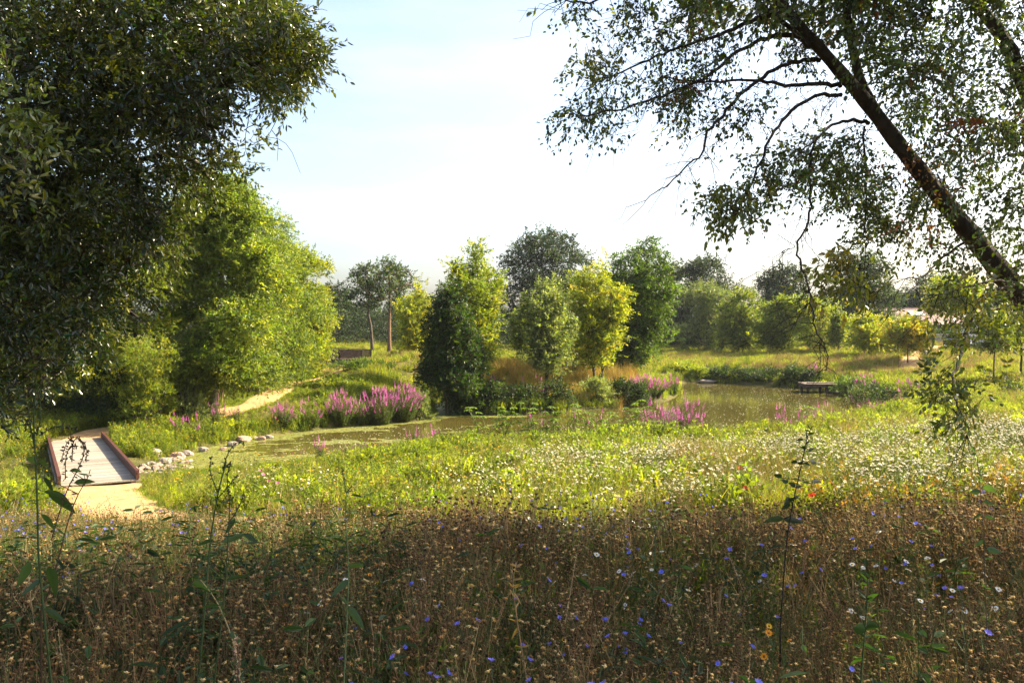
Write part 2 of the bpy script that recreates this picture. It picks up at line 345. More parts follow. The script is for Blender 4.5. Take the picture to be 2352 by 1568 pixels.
# duckweed sheet of many small rafts on the channel, and floating seeds on the pond
def duckweed():
    st = .07; x = np.arange(-12, 6, st); y = np.arange(23.5, 52, st); X, Y = np.meshgrid(x, y)
    d = pond_sd(X.ravel(), Y.ravel()).reshape(X.shape)
    n = .55 * vnoise(X, Y, 1.8, 1) + .3 * vnoise(X * .6, Y * 1.8, .5, 2) + .15 * vnoise(X, Y, .16, 3)
    dl = seg_dist(X, Y, POND[:32], False) if False else -d
    left = sst(-X + (Y - 30) * .25, 2.5, 8.5)                # thick at the boardwalk end
    edge = 1 - sst(dl, .1, 1.5)
    keep = (d < -.02) & (n + .34 * left + .34 * edge * (Y < 52) * (X < 1) > .765)
    X, Y = X[keep], Y[keep]; n = len(X); r = np.random.default_rng(5)
    s = r.uniform(.03, .05, n)[:, None, None]; a = r.uniform(0, 6.28, n); cs, sn = np.cos(a), np.sin(a)
    b = np.array([(-1, -1), (1, -1), (1, 1), (-1, 1)]) * 1.0
    q = np.stack([b[None, :, 0] * cs[:, None] - b[None, :, 1] * sn[:, None], b[None, :, 0] * sn[:, None] + b[None, :, 1] * cs[:, None]], -1) * s
    v = np.concatenate([q + np.stack([X, Y], 1)[:, None] + r.normal(0, .015, (n, 1, 2)), np.broadcast_to(.004 + r.uniform(0, .006, n)[:, None, None], (n, 4, 1))], -1)
    mb = MB(); c = np.array([(.17, .175, .035)]) * r.uniform(.65, 1.2, (n, 1)) * np.array([1, 1, 1]) + r.normal(0, .012, (n, 3)); c = np.clip(c, .01, 1)
    mb.add(v.reshape(-1, 3), np.arange(n * 4).reshape(-1, 4), c=np.repeat(c, 4, 0))
    tag(mb.build('duckweed', leaf_mat('duckweed', .6, .1)), 'yellow green duckweed floating over the narrow channel', 'duckweed', kind='stuff')
    r = np.random.default_rng(6); X = r.uniform(-8, 20, 9000); Y = r.uniform(28, 62, 9000)
    k = (pond_sd(X, Y) < -.3) & (vnoise(X, Y, 3, 4) > .42) & (r.random(9000) < .55 + .3 * vnoise(X, Y * 3, 1, 5)); X, Y = X[k], Y[k]; n = len(X)
    s = r.uniform(.008, .03, n)[:, None, None]
    v = np.concatenate([b[None] * s + np.stack([X, Y], 1)[:, None], np.full((n, 4, 1), .012)], -1); mb = MB()
    mb.add(v.reshape(-1, 3), np.arange(n * 4).reshape(-1, 4), c=(.62, .58, .42))
    tag(mb.build('floating_seeds', M['petal']), 'pale fluffy seeds scattered over the pond water', 'seeds', kind='stuff')
duckweed()

# ------------------------------------------------------------------ foliage tools
def pick(palette, n, r):
    w = np.array([p[1] for p in palette], float); c = np.array([p[0] for p in palette], float)
    return c[r.choice(len(c), n, p=w / w.sum())]
def sprigs(lb, wb, C, O, r, nsub, slen, nleaf, L, Wd, pal, droop=.25, fine=False, spread=1.0, twig_r=.0, tw_col=(.05, .04, .03), ang=.9):
    """leafy twigs: around every clump centre C (pointing roughly along O) nsub little twigs, each with nleaf leaves"""
    n = len(C); 
    if not n: return
    Cs = np.repeat(C, nsub, 0); Os = np.repeat(O, nsub, 0); m = n * nsub
    A = nrm(Os + r.normal(0, spread, (m, 3)) + np.array([0, 0, -droop]))
    ln = slen * r.uniform(.55, 1.3, m)
    B0 = Cs + r.normal(0, .35, (m, 3)) * slen * np.array([1, 1, .8])
    cbase = pick(pal, n, r) * r.uniform(.6, 1.4, (n, 1)); cs = np.repeat(cbase, nsub, 0) * r.uniform(.85, 1.2, (m, 1))
    if twig_r: wb.segs(B0 - A * ln[:, None] * .15, B0 + A * ln[:, None], twig_r, twig_r * .4, k=3)
    t = (np.arange(nleaf) + .5) / nleaf
    T = np.clip(t[None] + r.normal(0, .5 / nleaf, (m, nleaf)), 0, 1)
    Pp = B0[:, None] + A[:, None] * (ln[:, None] * T)[..., None] + np.array([0, 0, -1.]) * (T ** 2 * ln[:, None] * droop * .6)[..., None]
    U = nrm(np.cross(A, np.array([.1, .05, 1.]))); V = np.cross(A, U)
    ph = (np.arange(nleaf) * 2.4)[None] + r.uniform(0, 6.28, (m, 1)) + r.normal(0, .5, (m, nleaf))
    rad = np.cos(ph)[..., None] * U[:, None] + np.sin(ph)[..., None] * V[:, None]
    D = nrm(A[:, None] + rad * ang + r.normal(0, .25, (m, nleaf, 3)) + np.array([0, 0, -droop]))
    Nn = nrm(np.cross(D, np.cross(rad, A[:, None])) + np.array([0, 0, .8]) + r.normal(0, .45, D.shape))
    k = m * nleaf; cl = np.repeat(cs, nleaf, 0) * r.uniform(.8, 1.2, (k, 1)) + r.normal(0, .006, (k, 3))
    lb.leaves(Pp.reshape(-1, 3), D.reshape(-1, 3), Nn.reshape(-1, 3), L * r.uniform(.7, 1.25, k), Wd * r.uniform(.75, 1.2, k), np.clip(cl, .004, .9), fine)
def wiggle(a, b, r, n=5, amt=.08, sag=0.0):
    t = np.linspace(0, 1, n)[:, None]; L = np.linalg.norm(b - a); p = a + (b - a) * t
    o = r.normal(0, amt * L, (n, 3)) * np.sin(np.pi * t); return p + o + np.array([0, 0, 1.]) * (sag * L * np.sin(np.pi * t))
def link_clumps(wb, C, skel, r, rbase, rtip, k=5, sag=.08, bias=.0, root=None):
    """grow a curved branch from the nearest woody point to every clump"""
    nodes = np.asarray(skel, float); d0 = np.min(np.linalg.norm(C[:, None] - nodes[None], axis=-1), 1)
    nodes = list(nodes)
    lv = [0] * len(nodes)
    arr = np.array(nodes)
    for i in np.argsort(d0):
        c = C[i]; dd = np.linalg.norm(arr - c, axis=1) + np.maximum(0, arr[:, 2] - c[2]) * bias
        j = int(np.argmin(dd)); a = arr[j]; L = np.linalg.norm(c - a)
        if L < 1e-3: continue
        n = 4 if L < 1.0 else 5
        p = wiggle(a, c, r, n, .07, sag); lev = lv[j] + 1
        r0 = max(rtip * 1.5, rbase * min(1, L * .5 + .2) * .62 ** (lev - 1))
        wb.tube(p, np.linspace(r0, rtip, n), k, cap=False)
        arr = np.concatenate([arr, p[1:]]); lv += [lev] * (n - 1)
    return arr
def envelope(kind, n, w, h, z0, r, dy=None):
    """clump centres + outward directions for a crown w wide, from z0 to h (local, base 0), built of lobes"""
    dy = dy or w; hh = h - z0; C = []; O = []
    if kind == 'plume':
        n = n
        nk = max(7, int(6 + w * 1.1)); a = np.arange(nk) * 2.4 + r.normal(0, .3, nk); rr = np.sqrt((np.arange(nk) + .5) / nk) * r.uniform(.8, 1.05, nk)
        tip = np.stack([np.cos(a) * rr * w * .42, np.sin(a) * rr * dy * .42, z0 + hh * (1 - .42 * rr ** 1.8) * r.uniform(.86, 1.0, nk)], 1); tip[0, 2] = z0 + hh
        k = r.integers(0, nk, n); base = np.array([0, 0, z0 * .35]); t0_ = np.clip((z0 * .85 - base[2]) / (tip[k, 2] - base[2]), .05, .6); tt = t0_ + (.99 - t0_) * r.uniform(0, 1, n) ** .85
        C = base + np.stack([(tip[k, 0]) * tt ** .95, (tip[k, 1]) * tt ** .95, (tip[k, 2] - base[2]) * tt], 1)
        lat = (1.1 - tt * .85)[:, None] * np.array([w * .12, dy * .12, w * .08]); C = C + r.normal(0, 1, (n, 3)) * lat; C[:, 2] = np.maximum(C[:, 2], z0 * .75 + .05)
        ax = nrm(tip[k] - base); O = nrm(ax * .9 + nrm(C - np.stack([np.zeros(n), np.zeros(n), C[:, 2] * .9], 1)) * .6 + r.normal(0, .3, (n, 3))); return C, O
    nl = {'round': 12, 'tall': 16, 'vase': 15, 'cone': 24, 'open': 11, 'bush': 9}[kind]
    lob = []
    for i in range(nl):
        t = (i + .5) / nl; t = min(1, max(0, t + r.normal(0, .04)))
        if kind == 'round': prof = math.sin(math.pi * (0.12 + .8 * t)) ** .6; lr = .26
        elif kind == 'tall': prof = (math.sin(math.pi * (0.1 + .82 * t ** .85)) ** .7); lr = .24
        elif kind == 'vase': prof = (.35 + .75 * t) if t < .6 else .8 * (1 - ((t - .6) / .4) ** 2) ** .5 + .12; lr = .24
        elif kind == 'cone': prof = 1.04 - .95 * t; lr = .17 * (1.15 - .5 * t)
        elif kind == 'open': prof = math.sin(math.pi * (0.1 + .8 * t)) ** .6; lr = .22
        else: prof = math.sqrt(max(0, 1 - (t * .95) ** 2)); lr = .34
        a = i * 2.4 + r.normal(0, .4); rr = max(0, prof - lr * .9) * r.uniform(.7, 1.08)
        L = w * lr * r.uniform(.8, 1.25)
        lob.append((math.cos(a) * rr * w / 2, math.sin(a) * rr * dy / 2, z0 + hh * (.01 + .92 * t ** 1.1) - .1 * L, L, L * .9 * dy / w, min(L * .95, hh * .3)))
    lob.append((0, 0, z0 + hh * .5, w * .25, dy * .25, hh * .42)); lob = np.array(lob)
    vol = lob[:, 3] * lob[:, 4] * lob[:, 5]; lob[:, 3:] *= r.uniform(.72, 1.3, (len(lob), 1)); k = r.choice(len(lob), n, p=vol ** .75 / (vol ** .75).sum())
    u = nrm(r.normal(0, 1, (n, 3))); u[:, 2] = np.where(u[:, 2] < -.3, -u[:, 2] * .7, u[:, 2]); q = lob[k]
    rad = r.uniform(.25, 1, n) ** .45
    C = q[:, :3] + u * q[:, 3:] * rad[:, None]; ax = np.stack([np.zeros(n), np.zeros(n), C[:, 2] * .8], 1)
    sh = r.random(n) < .10; C = C + nrm(C - ax - np.array([0, 0, .3 * h])) * (sh * r.uniform(.02, .10, n) * w)[:, None] + np.array([0, 0, 1.]) * (sh * r.uniform(0, .05, n) * h)[:, None]
    O = nrm(nrm(C - ax) * .7 + u * .6 + np.array([0, 0, .25])); C[:, 2] = np.maximum(C[:, 2], z0 * .8 + .05); return C, O

# ------------------------------------------------------------------ palettes (linear base colours)
YG = [((.15, .18, .018), 4), ((.11, .145, .018), 3), ((.23, .22, .02), 2)]
ASH = [((.13, .165, .026), 4), ((.08, .115, .02), 3.5), ((.2, .205, .03), 1.4)]
DK = [((.026, .046, .009), 4), ((.045, .07, .011), 2.5), ((.014, .026, .006), 3)]
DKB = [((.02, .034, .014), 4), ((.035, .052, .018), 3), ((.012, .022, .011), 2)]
OAK = [((.032, .05, .016), 4), ((.055, .07, .02), 2), ((.02, .034, .012), 2)]
GRY = [((.125, .15, .06), 4), ((.18, .19, .09), 2), ((.08, .105, .035), 2)]
YEL = [((.22, .225, .02), 4), ((.15, .18, .018), 4), ((.3, .24, .025), 1)]
ORG = [((.28, .22, .022), 4), ((.15, .18, .02), 4), ((.36, .24, .03), 1)]
OLV = [((.11, .135, .022), 4), ((.15, .16, .025), 2), ((.07, .095, .018), 2)]
ALD = [((.055, .09, .011), 4), ((.085, .125, .014), 2.5), ((.028, .05, .008), 3)]

def make_tree(name, label, px, pyb, Y, top, wpx, cbot, pal, kind='round', nl=22000, leafL=None, trunk='bark', stems=1, lean=0, group=None, seed=0, nleaf=9, sub=5, tr=None, mat='leaf', droop=.25, cx=None, cat='tree', base=None, depth=None, zb=None):
    """px,pyb: pixel of the trunk foot; top/cbot: pixel rows of crown top and bottom; wpx: crown width in pixels"""
    r = np.random.default_rng(1000 + seed); X = (px - CX) / F * Y; z0 = float(H(np.array([X]), np.array([Y]))[0]) if zb is None else zb
    s = Y / F; hz = ZC - (top - HY) * s - z0; cb = max(.05, ZC - (cbot - HY) * s - z0); w = wpx * s; off = ((cx if cx is not None else px) - px) * s
    loc = np.array([X, Y, z0 - .05]); o = empty(name, loc, label, cat, group)
    nl = nl * (1.55 if Y < 45 else 1.35 if Y < 75 else 1.7); n = max(12, int(nl / (nleaf * sub))); leafL = 1.35 * (leafL or max(.075, Y / F * 2352 / 1024 * 1.6)); nl *= .56
    C, O = envelope(kind, n, w * 1.04, hz * .985, cb, r, depth); C[:, 0] += off * sst(C[:, 2], 0, cb + .5 * (hz - cb)) if off else 0
    tb, lb = MB(), MB(); trr = tr or max(.06, hz * .016); skel = []
    for k in range(stems):
        a = 6.28 * k / max(1, stems) + r.uniform(0, 1); sp = (.0 if stems == 1 else w * .22)
        topp = np.array([off * .8 + lean + math.cos(a) * sp, math.sin(a) * sp, cb + (hz - cb) * (.82 if stems == 1 else .62)])
        foot = np.array([math.cos(a) * .12 * (stems > 1), math.sin(a) * .12 * (stems > 1), -.15])
        p = wiggle(foot, topp, r, 9, .008 if kind == 'open' else .02, 0); p[:, 0] -= lean * .3 * np.sin(np.linspace(0, np.pi, 9))
        rr = trr * (1 if stems == 1 else .55) * np.linspace(1, .22, 9) ** .9; rr[0] *= 1.35
        tb.tube(p, rr, 8); skel.append(p[2:])
    skel = np.concatenate(skel); nn = min(n, 90)
    link_clumps(tb, C[r.choice(n, nn, replace=False)], skel, r, trr * .42, max(.008, .0005 * Y), 4, .05, .8)
    sl = max(.35, leafL * 3.2); sprigs(lb, tb, C, O, r, sub, sl, nleaf, leafL, leafL * .5, pal, droop)
    tb.build('trunk', M[trunk], o, smooth=True); lb.build('crown', M[mat], o)
    return o
def bush(name, label, px, pyb, Y, top, wpx, pal, nl=8000, group=None, seed=0, leafL=None, mat='leaf', cat='shrub', up=.6, kind='bush', depth=None):
    r = np.random.default_rng(3000 + seed); X = (px - CX) / F * Y; z0 = float(H(np.array([X]), np.array([Y]))[0]); s = Y / F
    h = max(.25, ZC - (top - HY) * s - z0); w = wpx * s; loc = np.array([X, Y, z0 - .03]); o = empty(name, loc, label, cat, group)
    leafL = leafL or 1.2 * max(.06, Y / F * 2352 / 1024 * 1.5); nleaf, sub = 8, 4; n = max(10, int(nl / 32))
    C, O = envelope(kind, n, w * 1.08, h * .98, .0, r, depth); O = nrm(O + np.array([0, 0, up])); lb, tb = MB(), MB()
    C[:, 2] = np.maximum(C[:, 2], .06)
    sprigs(lb, tb, C, O, r, sub, max(.2, leafL * 2.6), nleaf, leafL, leafL * .42, pal, .15)
    k = min(n, 26); j = r.choice(n, k, replace=False); f = np.stack([C[j, 0] * .25, C[j, 1] * .25, np.full(k, -.05)], 1)
    tb.segs(f, C[j], .012 + .0002 * Y, .005, k=4)
    tb.build('stems', M['bark'], o); lb.build('foliage', M[mat], o); return o

# ------------------------------------------------------------------ far and middle trees
T = make_tree
T('ash_tree', 'tallest full green ash of the left row, with a pale leaning trunk', 490, 890, 34, 408, 300, 880, ASH, 'tall', 90000, seed=1, cx=500, trunk='bark_pale', lean=.6, leafL=.1)
T('ash_tree', 'second ash of the left row, yellow green, between the tallest and the last', 610, 860, 43, 492, 235, 880, ASH, 'tall', 56000, seed=2, trunk='bark')
T('ash_tree', 'last ash of the left row with billowing yellow green lobes against the sky', 682, 850, 49, 552, 165, 865, YG, 'tall', 44000, seed=3, trunk='bark')
T('ash_tree', 'shaded green tree showing through the dark foreground oak', 300, 915, 33, 450, 330, 900, YG, 'tall', 60000, seed=4)  # lighter leaf palette stands in for sun that the tallest ash blocks
T('ash_tree', 'green tree at the left border, mostly hidden by the dark foreground oak', 70, 925, 36, 420, 380, 905, OLV, 'tall', 46000, seed=5)
T('pollard_willow', 'grey green pollard tree with bare reddish stems below the tallest ash', 500, 895, 36.5, 735, 130, 860, GRY, 'plume', 14000, seed=6, trunk='bark_warm', stems=3, cat='tree')
T('willow_shrub', 'yellow tinged bushy tree where the left row meets the footbridge', 722, 848, 51, 690, 95, 820, YEL, 'plume', 16000, seed=7, stems=2)
bush('shrub', 'grey green rounded shrub between the bright bush and the ash trunk', 432, 925, 32.5, 755, 110, GRY, 22000, seed=8)
bush('shrub', 'bright green upright bush in front of the dark thicket', 342, 945, 30.5, 795, 125, YG, 24000, seed=9)
bush('shrub', 'dark thicket bush behind the grass left of the bright bush', 235, 945, 32, 800, 200, DK, 26000, seed=10, mat='leaf_far')
bush('shrub', 'dark thicket bush beyond the boardwalk at the left border', 70, 950, 33, 785, 260, DK, 26000, seed=11, mat='leaf_far')
bush('shrub', 'ivy covered dark stump bush beside the last ash of the left row', 664, 862, 46, 735, 75, DK, 12000, seed=12)
bush('shrub', 'grey leaved bush at the foot of the second ash', 580, 880, 40, 745, 140, ASH, 26000, seed=13)
# beyond the footbridge
T('oak_tree', 'hazy dark tree behind the footbridge', 765, 812, 98, 665, 100, 800, DKB, 'round', 12000, seed=20, mat='leaf_far')
T('poplar_tree', 'thinner twin poplar, left of the pair, sky showing through', 856, 818, 80, 612, 78, 715, OAK, 'open', 2900, seed=21, cx=838, trunk='bark', leafL=.15, tr=.17)
T('poplar_tree', 'taller twin poplar, right of the pair, on a straight warm trunk', 894, 818, 78, 598, 108, 700, OAK, 'open', 3900, seed=22, cx=895, trunk='bark_warm', leafL=.15, tr=.2)
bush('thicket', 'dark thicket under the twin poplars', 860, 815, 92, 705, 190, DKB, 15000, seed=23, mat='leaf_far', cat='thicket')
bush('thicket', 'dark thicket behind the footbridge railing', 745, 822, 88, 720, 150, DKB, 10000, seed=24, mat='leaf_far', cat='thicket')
T('willow_tree', 'yellow green bushy tree left of the dark alder on the channel', 958, 850, 60, 645, 125, 800, YEL, 'plume', 15399, seed=25, stems=3)
# the island and the middle
T('willow_tree', 'tall yellow green willow behind the dark alder shrub', 1085, 890, 46.5, 548, 185, 835, YG, 'plume', 26436, seed=30, stems=3, leafL=.11)
T('alder_shrub', 'dark green alder with low branches hanging over the channel', 1034, 915, 41.2, 655, 178, 908, DK, 'cone', 32000, seed=31, stems=2, leafL=.1)
T('oak_tree', 'broad dark oak rising far behind the willows', 1245, 815, 92, 543, 185, 760, DKB, 'round', 26000, seed=32, mat='leaf_far')
T('willow_tree', 'silvery grey willow on a single dark trunk at the water', 1253, 900, 43.3, 626, 155, 835, GRY, 'plume', 17285, seed=33, trunk='bark_dark', leafL=.1)
T('willow_tree', 'olive tree peeping above between the silvery willow and yellow maple', 1300, 850, 55, 612, 130, 800, OLV, 'plume', 14000, seed=34)
T('maple_tree', 'golden yellow maple with several bare stems', 1372, 885, 47, 596, 165, 815, YEL, 'plume', 19680, seed=35, stems=4, leafL=.11)
T('maple_tree', 'small orange tinged tree touching the golden maple', 1318, 870, 49, 650, 62, 790, ORG, 'plume', 7200, seed=36, stems=2)
T('alder_tree', 'large fresh green alder with a fan of dark stems by the pond', 1445, 870, 53, 536, 225, 825, ALD, 'plume', 34440, seed=37, stems=5, trunk='bark_dark', cx=1470, leafL=.125)
T('willow_tree', 'small yellowish willow between the tall willow and the oak', 1200, 850, 60, 700, 55, 800, OLV, 'plume', 9000, seed=38)
# far right side
T('oak_tree', 'big dark round tree behind the fresh green alder', 1612, 815, 98, 594, 190, 790, DKB, 'round', 24000, seed=40, mat='leaf_far')
T('oak_tree', 'silver topped dark tree standing before the big dark round tree', 1632, 820, 87, 645, 120, 815, GRY, 'round', 16000, seed=41, mat='leaf_far')
T('young_tree', 'green young tree right of the silver topped tree', 1700, 822, 80, 680, 100, 800, OLV, 'open', 12800, seed=42, stems=2)
T('young_tree', 'leafy young tree with twin stems on the far bank', 1790, 822, 76, 692, 90, 795, OLV, 'open', 10400, seed=43, stems=2, trunk='bark_warm')
T('young_tree', 'slender young tree with slanting bare stems on the far bank', 1885, 822, 74, 676, 95, 800, YG, 'open', 7200, seed=44, stems=3, trunk='bark_warm', cx=1870)
T('oak_tree', 'dark crown above the young trees on the far bank', 1795, 815, 108, 618, 115, 760, DKB, 'round', 15000, seed=45, mat='leaf_far')
T('oak_tree', 'tall ivy clad tree with a thin top left of the house', 1985, 810, 88, 585, 150, 800, OAK, 'tall', 22000, seed=46, mat='leaf_far')
T('round_tree', 'small round pale gold tree on two slanting stems', 1992, 822, 66, 728, 72, 800, YEL, 'round', 9000, seed=47, stems=2, trunk='bark_warm')
T('round_tree', 'small round yellow orange tree before the house roof', 2085, 832, 60, 730, 78, 800, ORG, 'round', 10000, seed=48, trunk='bark_warm')
bush('shrub', 'dark green bush behind the yellow orange tree', 2060, 815, 66, 738, 60, ALD, 6000, seed=49)
T('young_tree', 'leaning thin young tree between the far bank stand and the round trees', 1925, 822, 72, 700, 45, 790, OLV, 'plume', 3500, seed=50, trunk='bark_warm')
T('oak_tree', 'bluish tree behind the house roof', 2130, 800, 125, 640, 150, 780, DKB, 'round', 12000, seed=51, mat='leaf_far')
T('willow_tree', 'yellow green tree in front of the house at the right', 2195, 825, 62, 640, 115, 725, YG, 'open', 12000, seed=52, tr=.1)
T('young_tree', 'thin sapling tree in the right meadow near the pale parking area', 2283, 850, 45, 715, 70, 800, OLV, 'open', 5000, seed=53, trunk='bark_warm', tr=.05)
T('young_tree', 'bushy young tree at the right border of the meadow', 2345, 850, 46, 690, 90, 810, YG, 'round', 7200, seed=54, tr=.07)
# far wood: single trees, a few copied crowns
wood = make_tree('far_tree', 'far tree', 1130, 812, 112, 700, 130, 805, DKB, 'round', 16000, seed=60, mat='leaf_far')
wood2 = make_tree('far_tree', 'far tree', 1330, 812, 116, 690, 120, 805, OAK, 'round', 16000, seed=61, mat='leaf_far')
wl = [(700, 120, 1.0, 'far dark tree just left of the footbridge gap'), (805, 122, .9, 'far dark tree seen left of the twin poplars'), (935, 118, .92, 'far dark tree between the twin poplars and the yellow bush'), (1015, 125, .8, 'far dark tree behind the yellow bush'),
      (1130, 112, .85, 'far dark tree between the tall willow and the broad oak'), (1330, 116, .95, 'far dark tree right of the broad oak'), (1400, 125, .9, 'far tree hidden behind the golden maple'), (1520, 120, .8, 'far tree behind the right side of the alder'),
      (1690, 130, .78, 'far tree in the gap right of the big dark round tree'), (1860, 128, .95, 'far tree behind the slender young tree'), (1935, 120, .95, 'far tree left of the ivy clad tree'), (2060, 130, 1.0, 'far tree between the ivy clad tree and the house roof'),
      (2230, 125, 1.05, 'far tree behind the right end of the house'), (2330, 122, 1.05, 'far tree at the right border behind the leaning trunk'), (2440, 120, 1.2, 'far tree beyond the right edge of the meadow'), (600, 110, 1.0, 'far tree hidden behind the left row of ashes')]
for i, (px, Y, s, lab) in enumerate(wl):
    o = wood if i == 4 else wood2 if i == 5 else copy_tree([wood, wood2][i % 2])
    X = (px - CX) / F * Y; o.location = (X, Y, float(H(np.array([X]), np.array([Y]))[0])); o.scale = (s, s, s); o.rotation_euler = (0, 0, i * 1.1)
    tag(o, lab, 'tree', 'far trees closing the view')

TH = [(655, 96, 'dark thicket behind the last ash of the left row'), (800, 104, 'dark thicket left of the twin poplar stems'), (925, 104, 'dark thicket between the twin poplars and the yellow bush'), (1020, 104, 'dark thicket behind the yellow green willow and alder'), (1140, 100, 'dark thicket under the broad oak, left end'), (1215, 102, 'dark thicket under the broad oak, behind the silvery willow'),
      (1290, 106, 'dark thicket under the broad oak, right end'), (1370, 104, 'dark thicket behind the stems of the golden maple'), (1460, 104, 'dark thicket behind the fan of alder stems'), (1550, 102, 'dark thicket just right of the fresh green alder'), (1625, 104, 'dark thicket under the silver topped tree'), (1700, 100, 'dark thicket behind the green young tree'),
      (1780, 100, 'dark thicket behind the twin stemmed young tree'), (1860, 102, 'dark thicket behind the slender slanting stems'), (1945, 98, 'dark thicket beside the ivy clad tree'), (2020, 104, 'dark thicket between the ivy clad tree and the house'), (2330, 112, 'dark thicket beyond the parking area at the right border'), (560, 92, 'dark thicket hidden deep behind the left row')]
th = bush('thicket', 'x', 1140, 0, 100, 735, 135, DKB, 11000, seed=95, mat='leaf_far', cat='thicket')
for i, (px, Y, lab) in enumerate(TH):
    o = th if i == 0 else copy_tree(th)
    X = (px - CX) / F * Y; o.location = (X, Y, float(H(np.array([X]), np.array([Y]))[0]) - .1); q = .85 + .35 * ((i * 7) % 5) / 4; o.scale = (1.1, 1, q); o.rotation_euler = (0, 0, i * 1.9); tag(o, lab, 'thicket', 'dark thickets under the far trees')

# ------------------------------------------------------------------ the two near trees
def inpoly2(px, py, poly): return inside(np.asarray(px, float), np.asarray(py, float), np.asarray(poly, float))
def region_clumps(poly, n, y0, y1, r, dens=None):
    poly = np.asarray(poly, float); lo, hi = poly.min(0), poly.max(0); out = []
    while len(out) < n:
        px, py = r.uniform(lo[0], hi[0], 4000), r.uniform(lo[1], hi[1], 4000); k = inpoly2(px, py, poly)
        if dens is not None: k &= r.random(4000) < dens(px, py)
        for a, b in zip(px[k], py[k]): out.append(P(a, b, r.uniform(y0, y1)))
    return np.array(out[:n])
def pxpath(pts, Y0, Y1=None):
    Y = np.linspace(Y0, Y1 if Y1 else Y0, len(pts)); return np.array([P(a, b, y) for (a, b), y in zip(pts, Y)])
def dense_path(p, n=4):
    t = np.linspace(0, len(p) - 1, (len(p) - 1) * n + 1); i = np.arange(len(p)); return np.stack([np.interp(t, i, p[:, k]) for k in range(3)], 1)
def smooth3(p, it=2):
    for _ in range(it): p = np.concatenate([p[:1], np.stack([p[:-1] * .75 + p[1:] * .25, p[:-1] * .25 + p[1:] * .75], 1).reshape(-1, 3), p[-1:]])
    return p
def near_right():
    r = np.random.default_rng(77); base = np.array([6.6, 7.4, float(H(np.array([6.6]), np.array([7.4]))[0])])
    o = empty('leaning_tree', base, 'dark leaning tree with arching leafy branches hanging over the meadow at the right', 'tree')
    tb, lb = MB(), MB(); Yt = 7.0
    trunk = smooth3(np.concatenate([[base + np.array([0, 0, -.2])], [base + np.array([-.25, -.1, .45])], pxpath([(2600, 960), (2440, 790), (2345, 680), (2255, 570), (2190, 490), (2130, 415), (2062, 330), (1995, 240), (1930, 165), (1880, 108), (1800, 20), (1730, -90), (1640, -230), (1560, -400)], 7.2, 6.4)]))
    rad = np.interp(np.arange(len(trunk)), [0, len(trunk)*.14, len(trunk)*.34, len(trunk)*.6, len(trunk)*.75, len(trunk)-1], [.19, .112, .080, .054, .040, .016])
    tb.tube(trunk, rad * (1 + .05 * np.sin(np.arange(len(trunk)) * 1.7)), 14)
    sk = [trunk[len(trunk)//4:]]
    def br(pts, y0, y1, r0, r1=.004, k=6):
        p = smooth3(pxpath(pts, y0, y1)); p[2:-1] += r.normal(0, .006, p[2:-1].shape); tb.tube(p, np.linspace(r0, r1, len(p)), k, cap=False); sk.append(p); return p
    br([(2062, 330), (1985, 215), (1955, 90), (1935, -30), (1900, -200), (1880, -400)], 6.9, 6.6, .05, .012)
    br([(2600, 960), (2480, 500), (2352, 185), (2300, 80), (2232, -10), (2150, -150), (2080, -350)], 7.6, 8.0, .10, .02, 10)
    br([(2520, 620), (2560, 300), (2620, 0), (2700, -300), (2760, -600)], 7.6, 8.6, .09, .02, 8)
    br([(1844, 86), (1793, 79), (1740, 91), (1688, 125), (1625, 178), (1558, 206), (1500, 230), (1420, 250), (1340, 268)], 6.7, 6.0, .022)
    br([(1791, 31), (1726, 48), (1683, 67), (1630, 89), (1568, 106), (1520, 127), (1440, 160), (1370, 190)], 6.6, 6.2, .02)
    br([(1882, 139), (1841, 137), (1788, 154), (1731, 192), (1688, 230), (1659, 269), (1620, 302), (1616, 355), (1587, 374), (1539, 418), (1481, 461)], 6.8, 5.8, .02, .0025)
    br([(1932, 197), (1884, 190), (1808, 197), (1755, 185), (1692, 185), (1600, 190), (1520, 175)], 6.8, 6.4, .02)
    br([(1932, 218), (1889, 216), (1832, 240), (1793, 283), (1760, 331), (1740, 394), (1716, 446), (1683, 494)], 6.8, 6.0, .018, .004)
    br([(1995, 283), (1952, 276), (1908, 288), (1875, 317), (1846, 343)], 6.9, 6.3, .018, .004)
    a = br([(1875, 317), (1858, 379), (1863, 432), (1863, 499), (1827, 566), (1841, 614), (1858, 662), (1865, 720), (1880, 775), (1902, 812), (1898, 850)], 6.6, 5.6, .012, .0025)
    br([(1827, 566), (1790, 580), (1800, 620)], 6.1, 6.0, .003, .0015, 4)
    br([(1858, 662), (1850, 720), (1825, 745)], 6.0, 5.9, .004, .002, 4)
    br([(1985, 290), (1988, 442), (1990, 547), (1942, 576), (1904, 614), (1890, 640)], 6.9, 6.2, .009, .003)
    br([(1990, 547), (1992, 600), (1996, 650)], 6.5, 6.3, .004, .002, 4)
    br([(1860, 110), (1720, -20), (1600, -60), (1460, -40), (1360, 10), (1290, 0)], 6.6, 6.0, .02)
    low = br([(2330, 655), (2262, 672), (2232, 720), (2210, 790), (2192, 860), (2190, 905), (2205, 950), (2228, 1000)], 7.0, 5.2, .02, .002)
    br([(2330, 655), (2300, 640), (2210, 660), (2120, 690)], 6.9, 6.0, .014, .003)
    br([(2230, 545), (2150, 600), (2120, 640), (2080, 640)], 7.0, 6.4, .012, .003)
    # bare twiglets
    allp = np.concatenate(sk); 
    for _ in range(460):
        q = allp[r.integers(len(allp) // 5, len(allp))]
        if q[0] > 3.3: continue
        e = q + np.array([r.normal(-.12, .14), r.normal(0, .12), r.normal(-.2, .16)]); p = wiggle(q, e, r, 5, .12, .05); tb.tube(p, np.linspace(.003, .0012, 5), 3, cap=False)
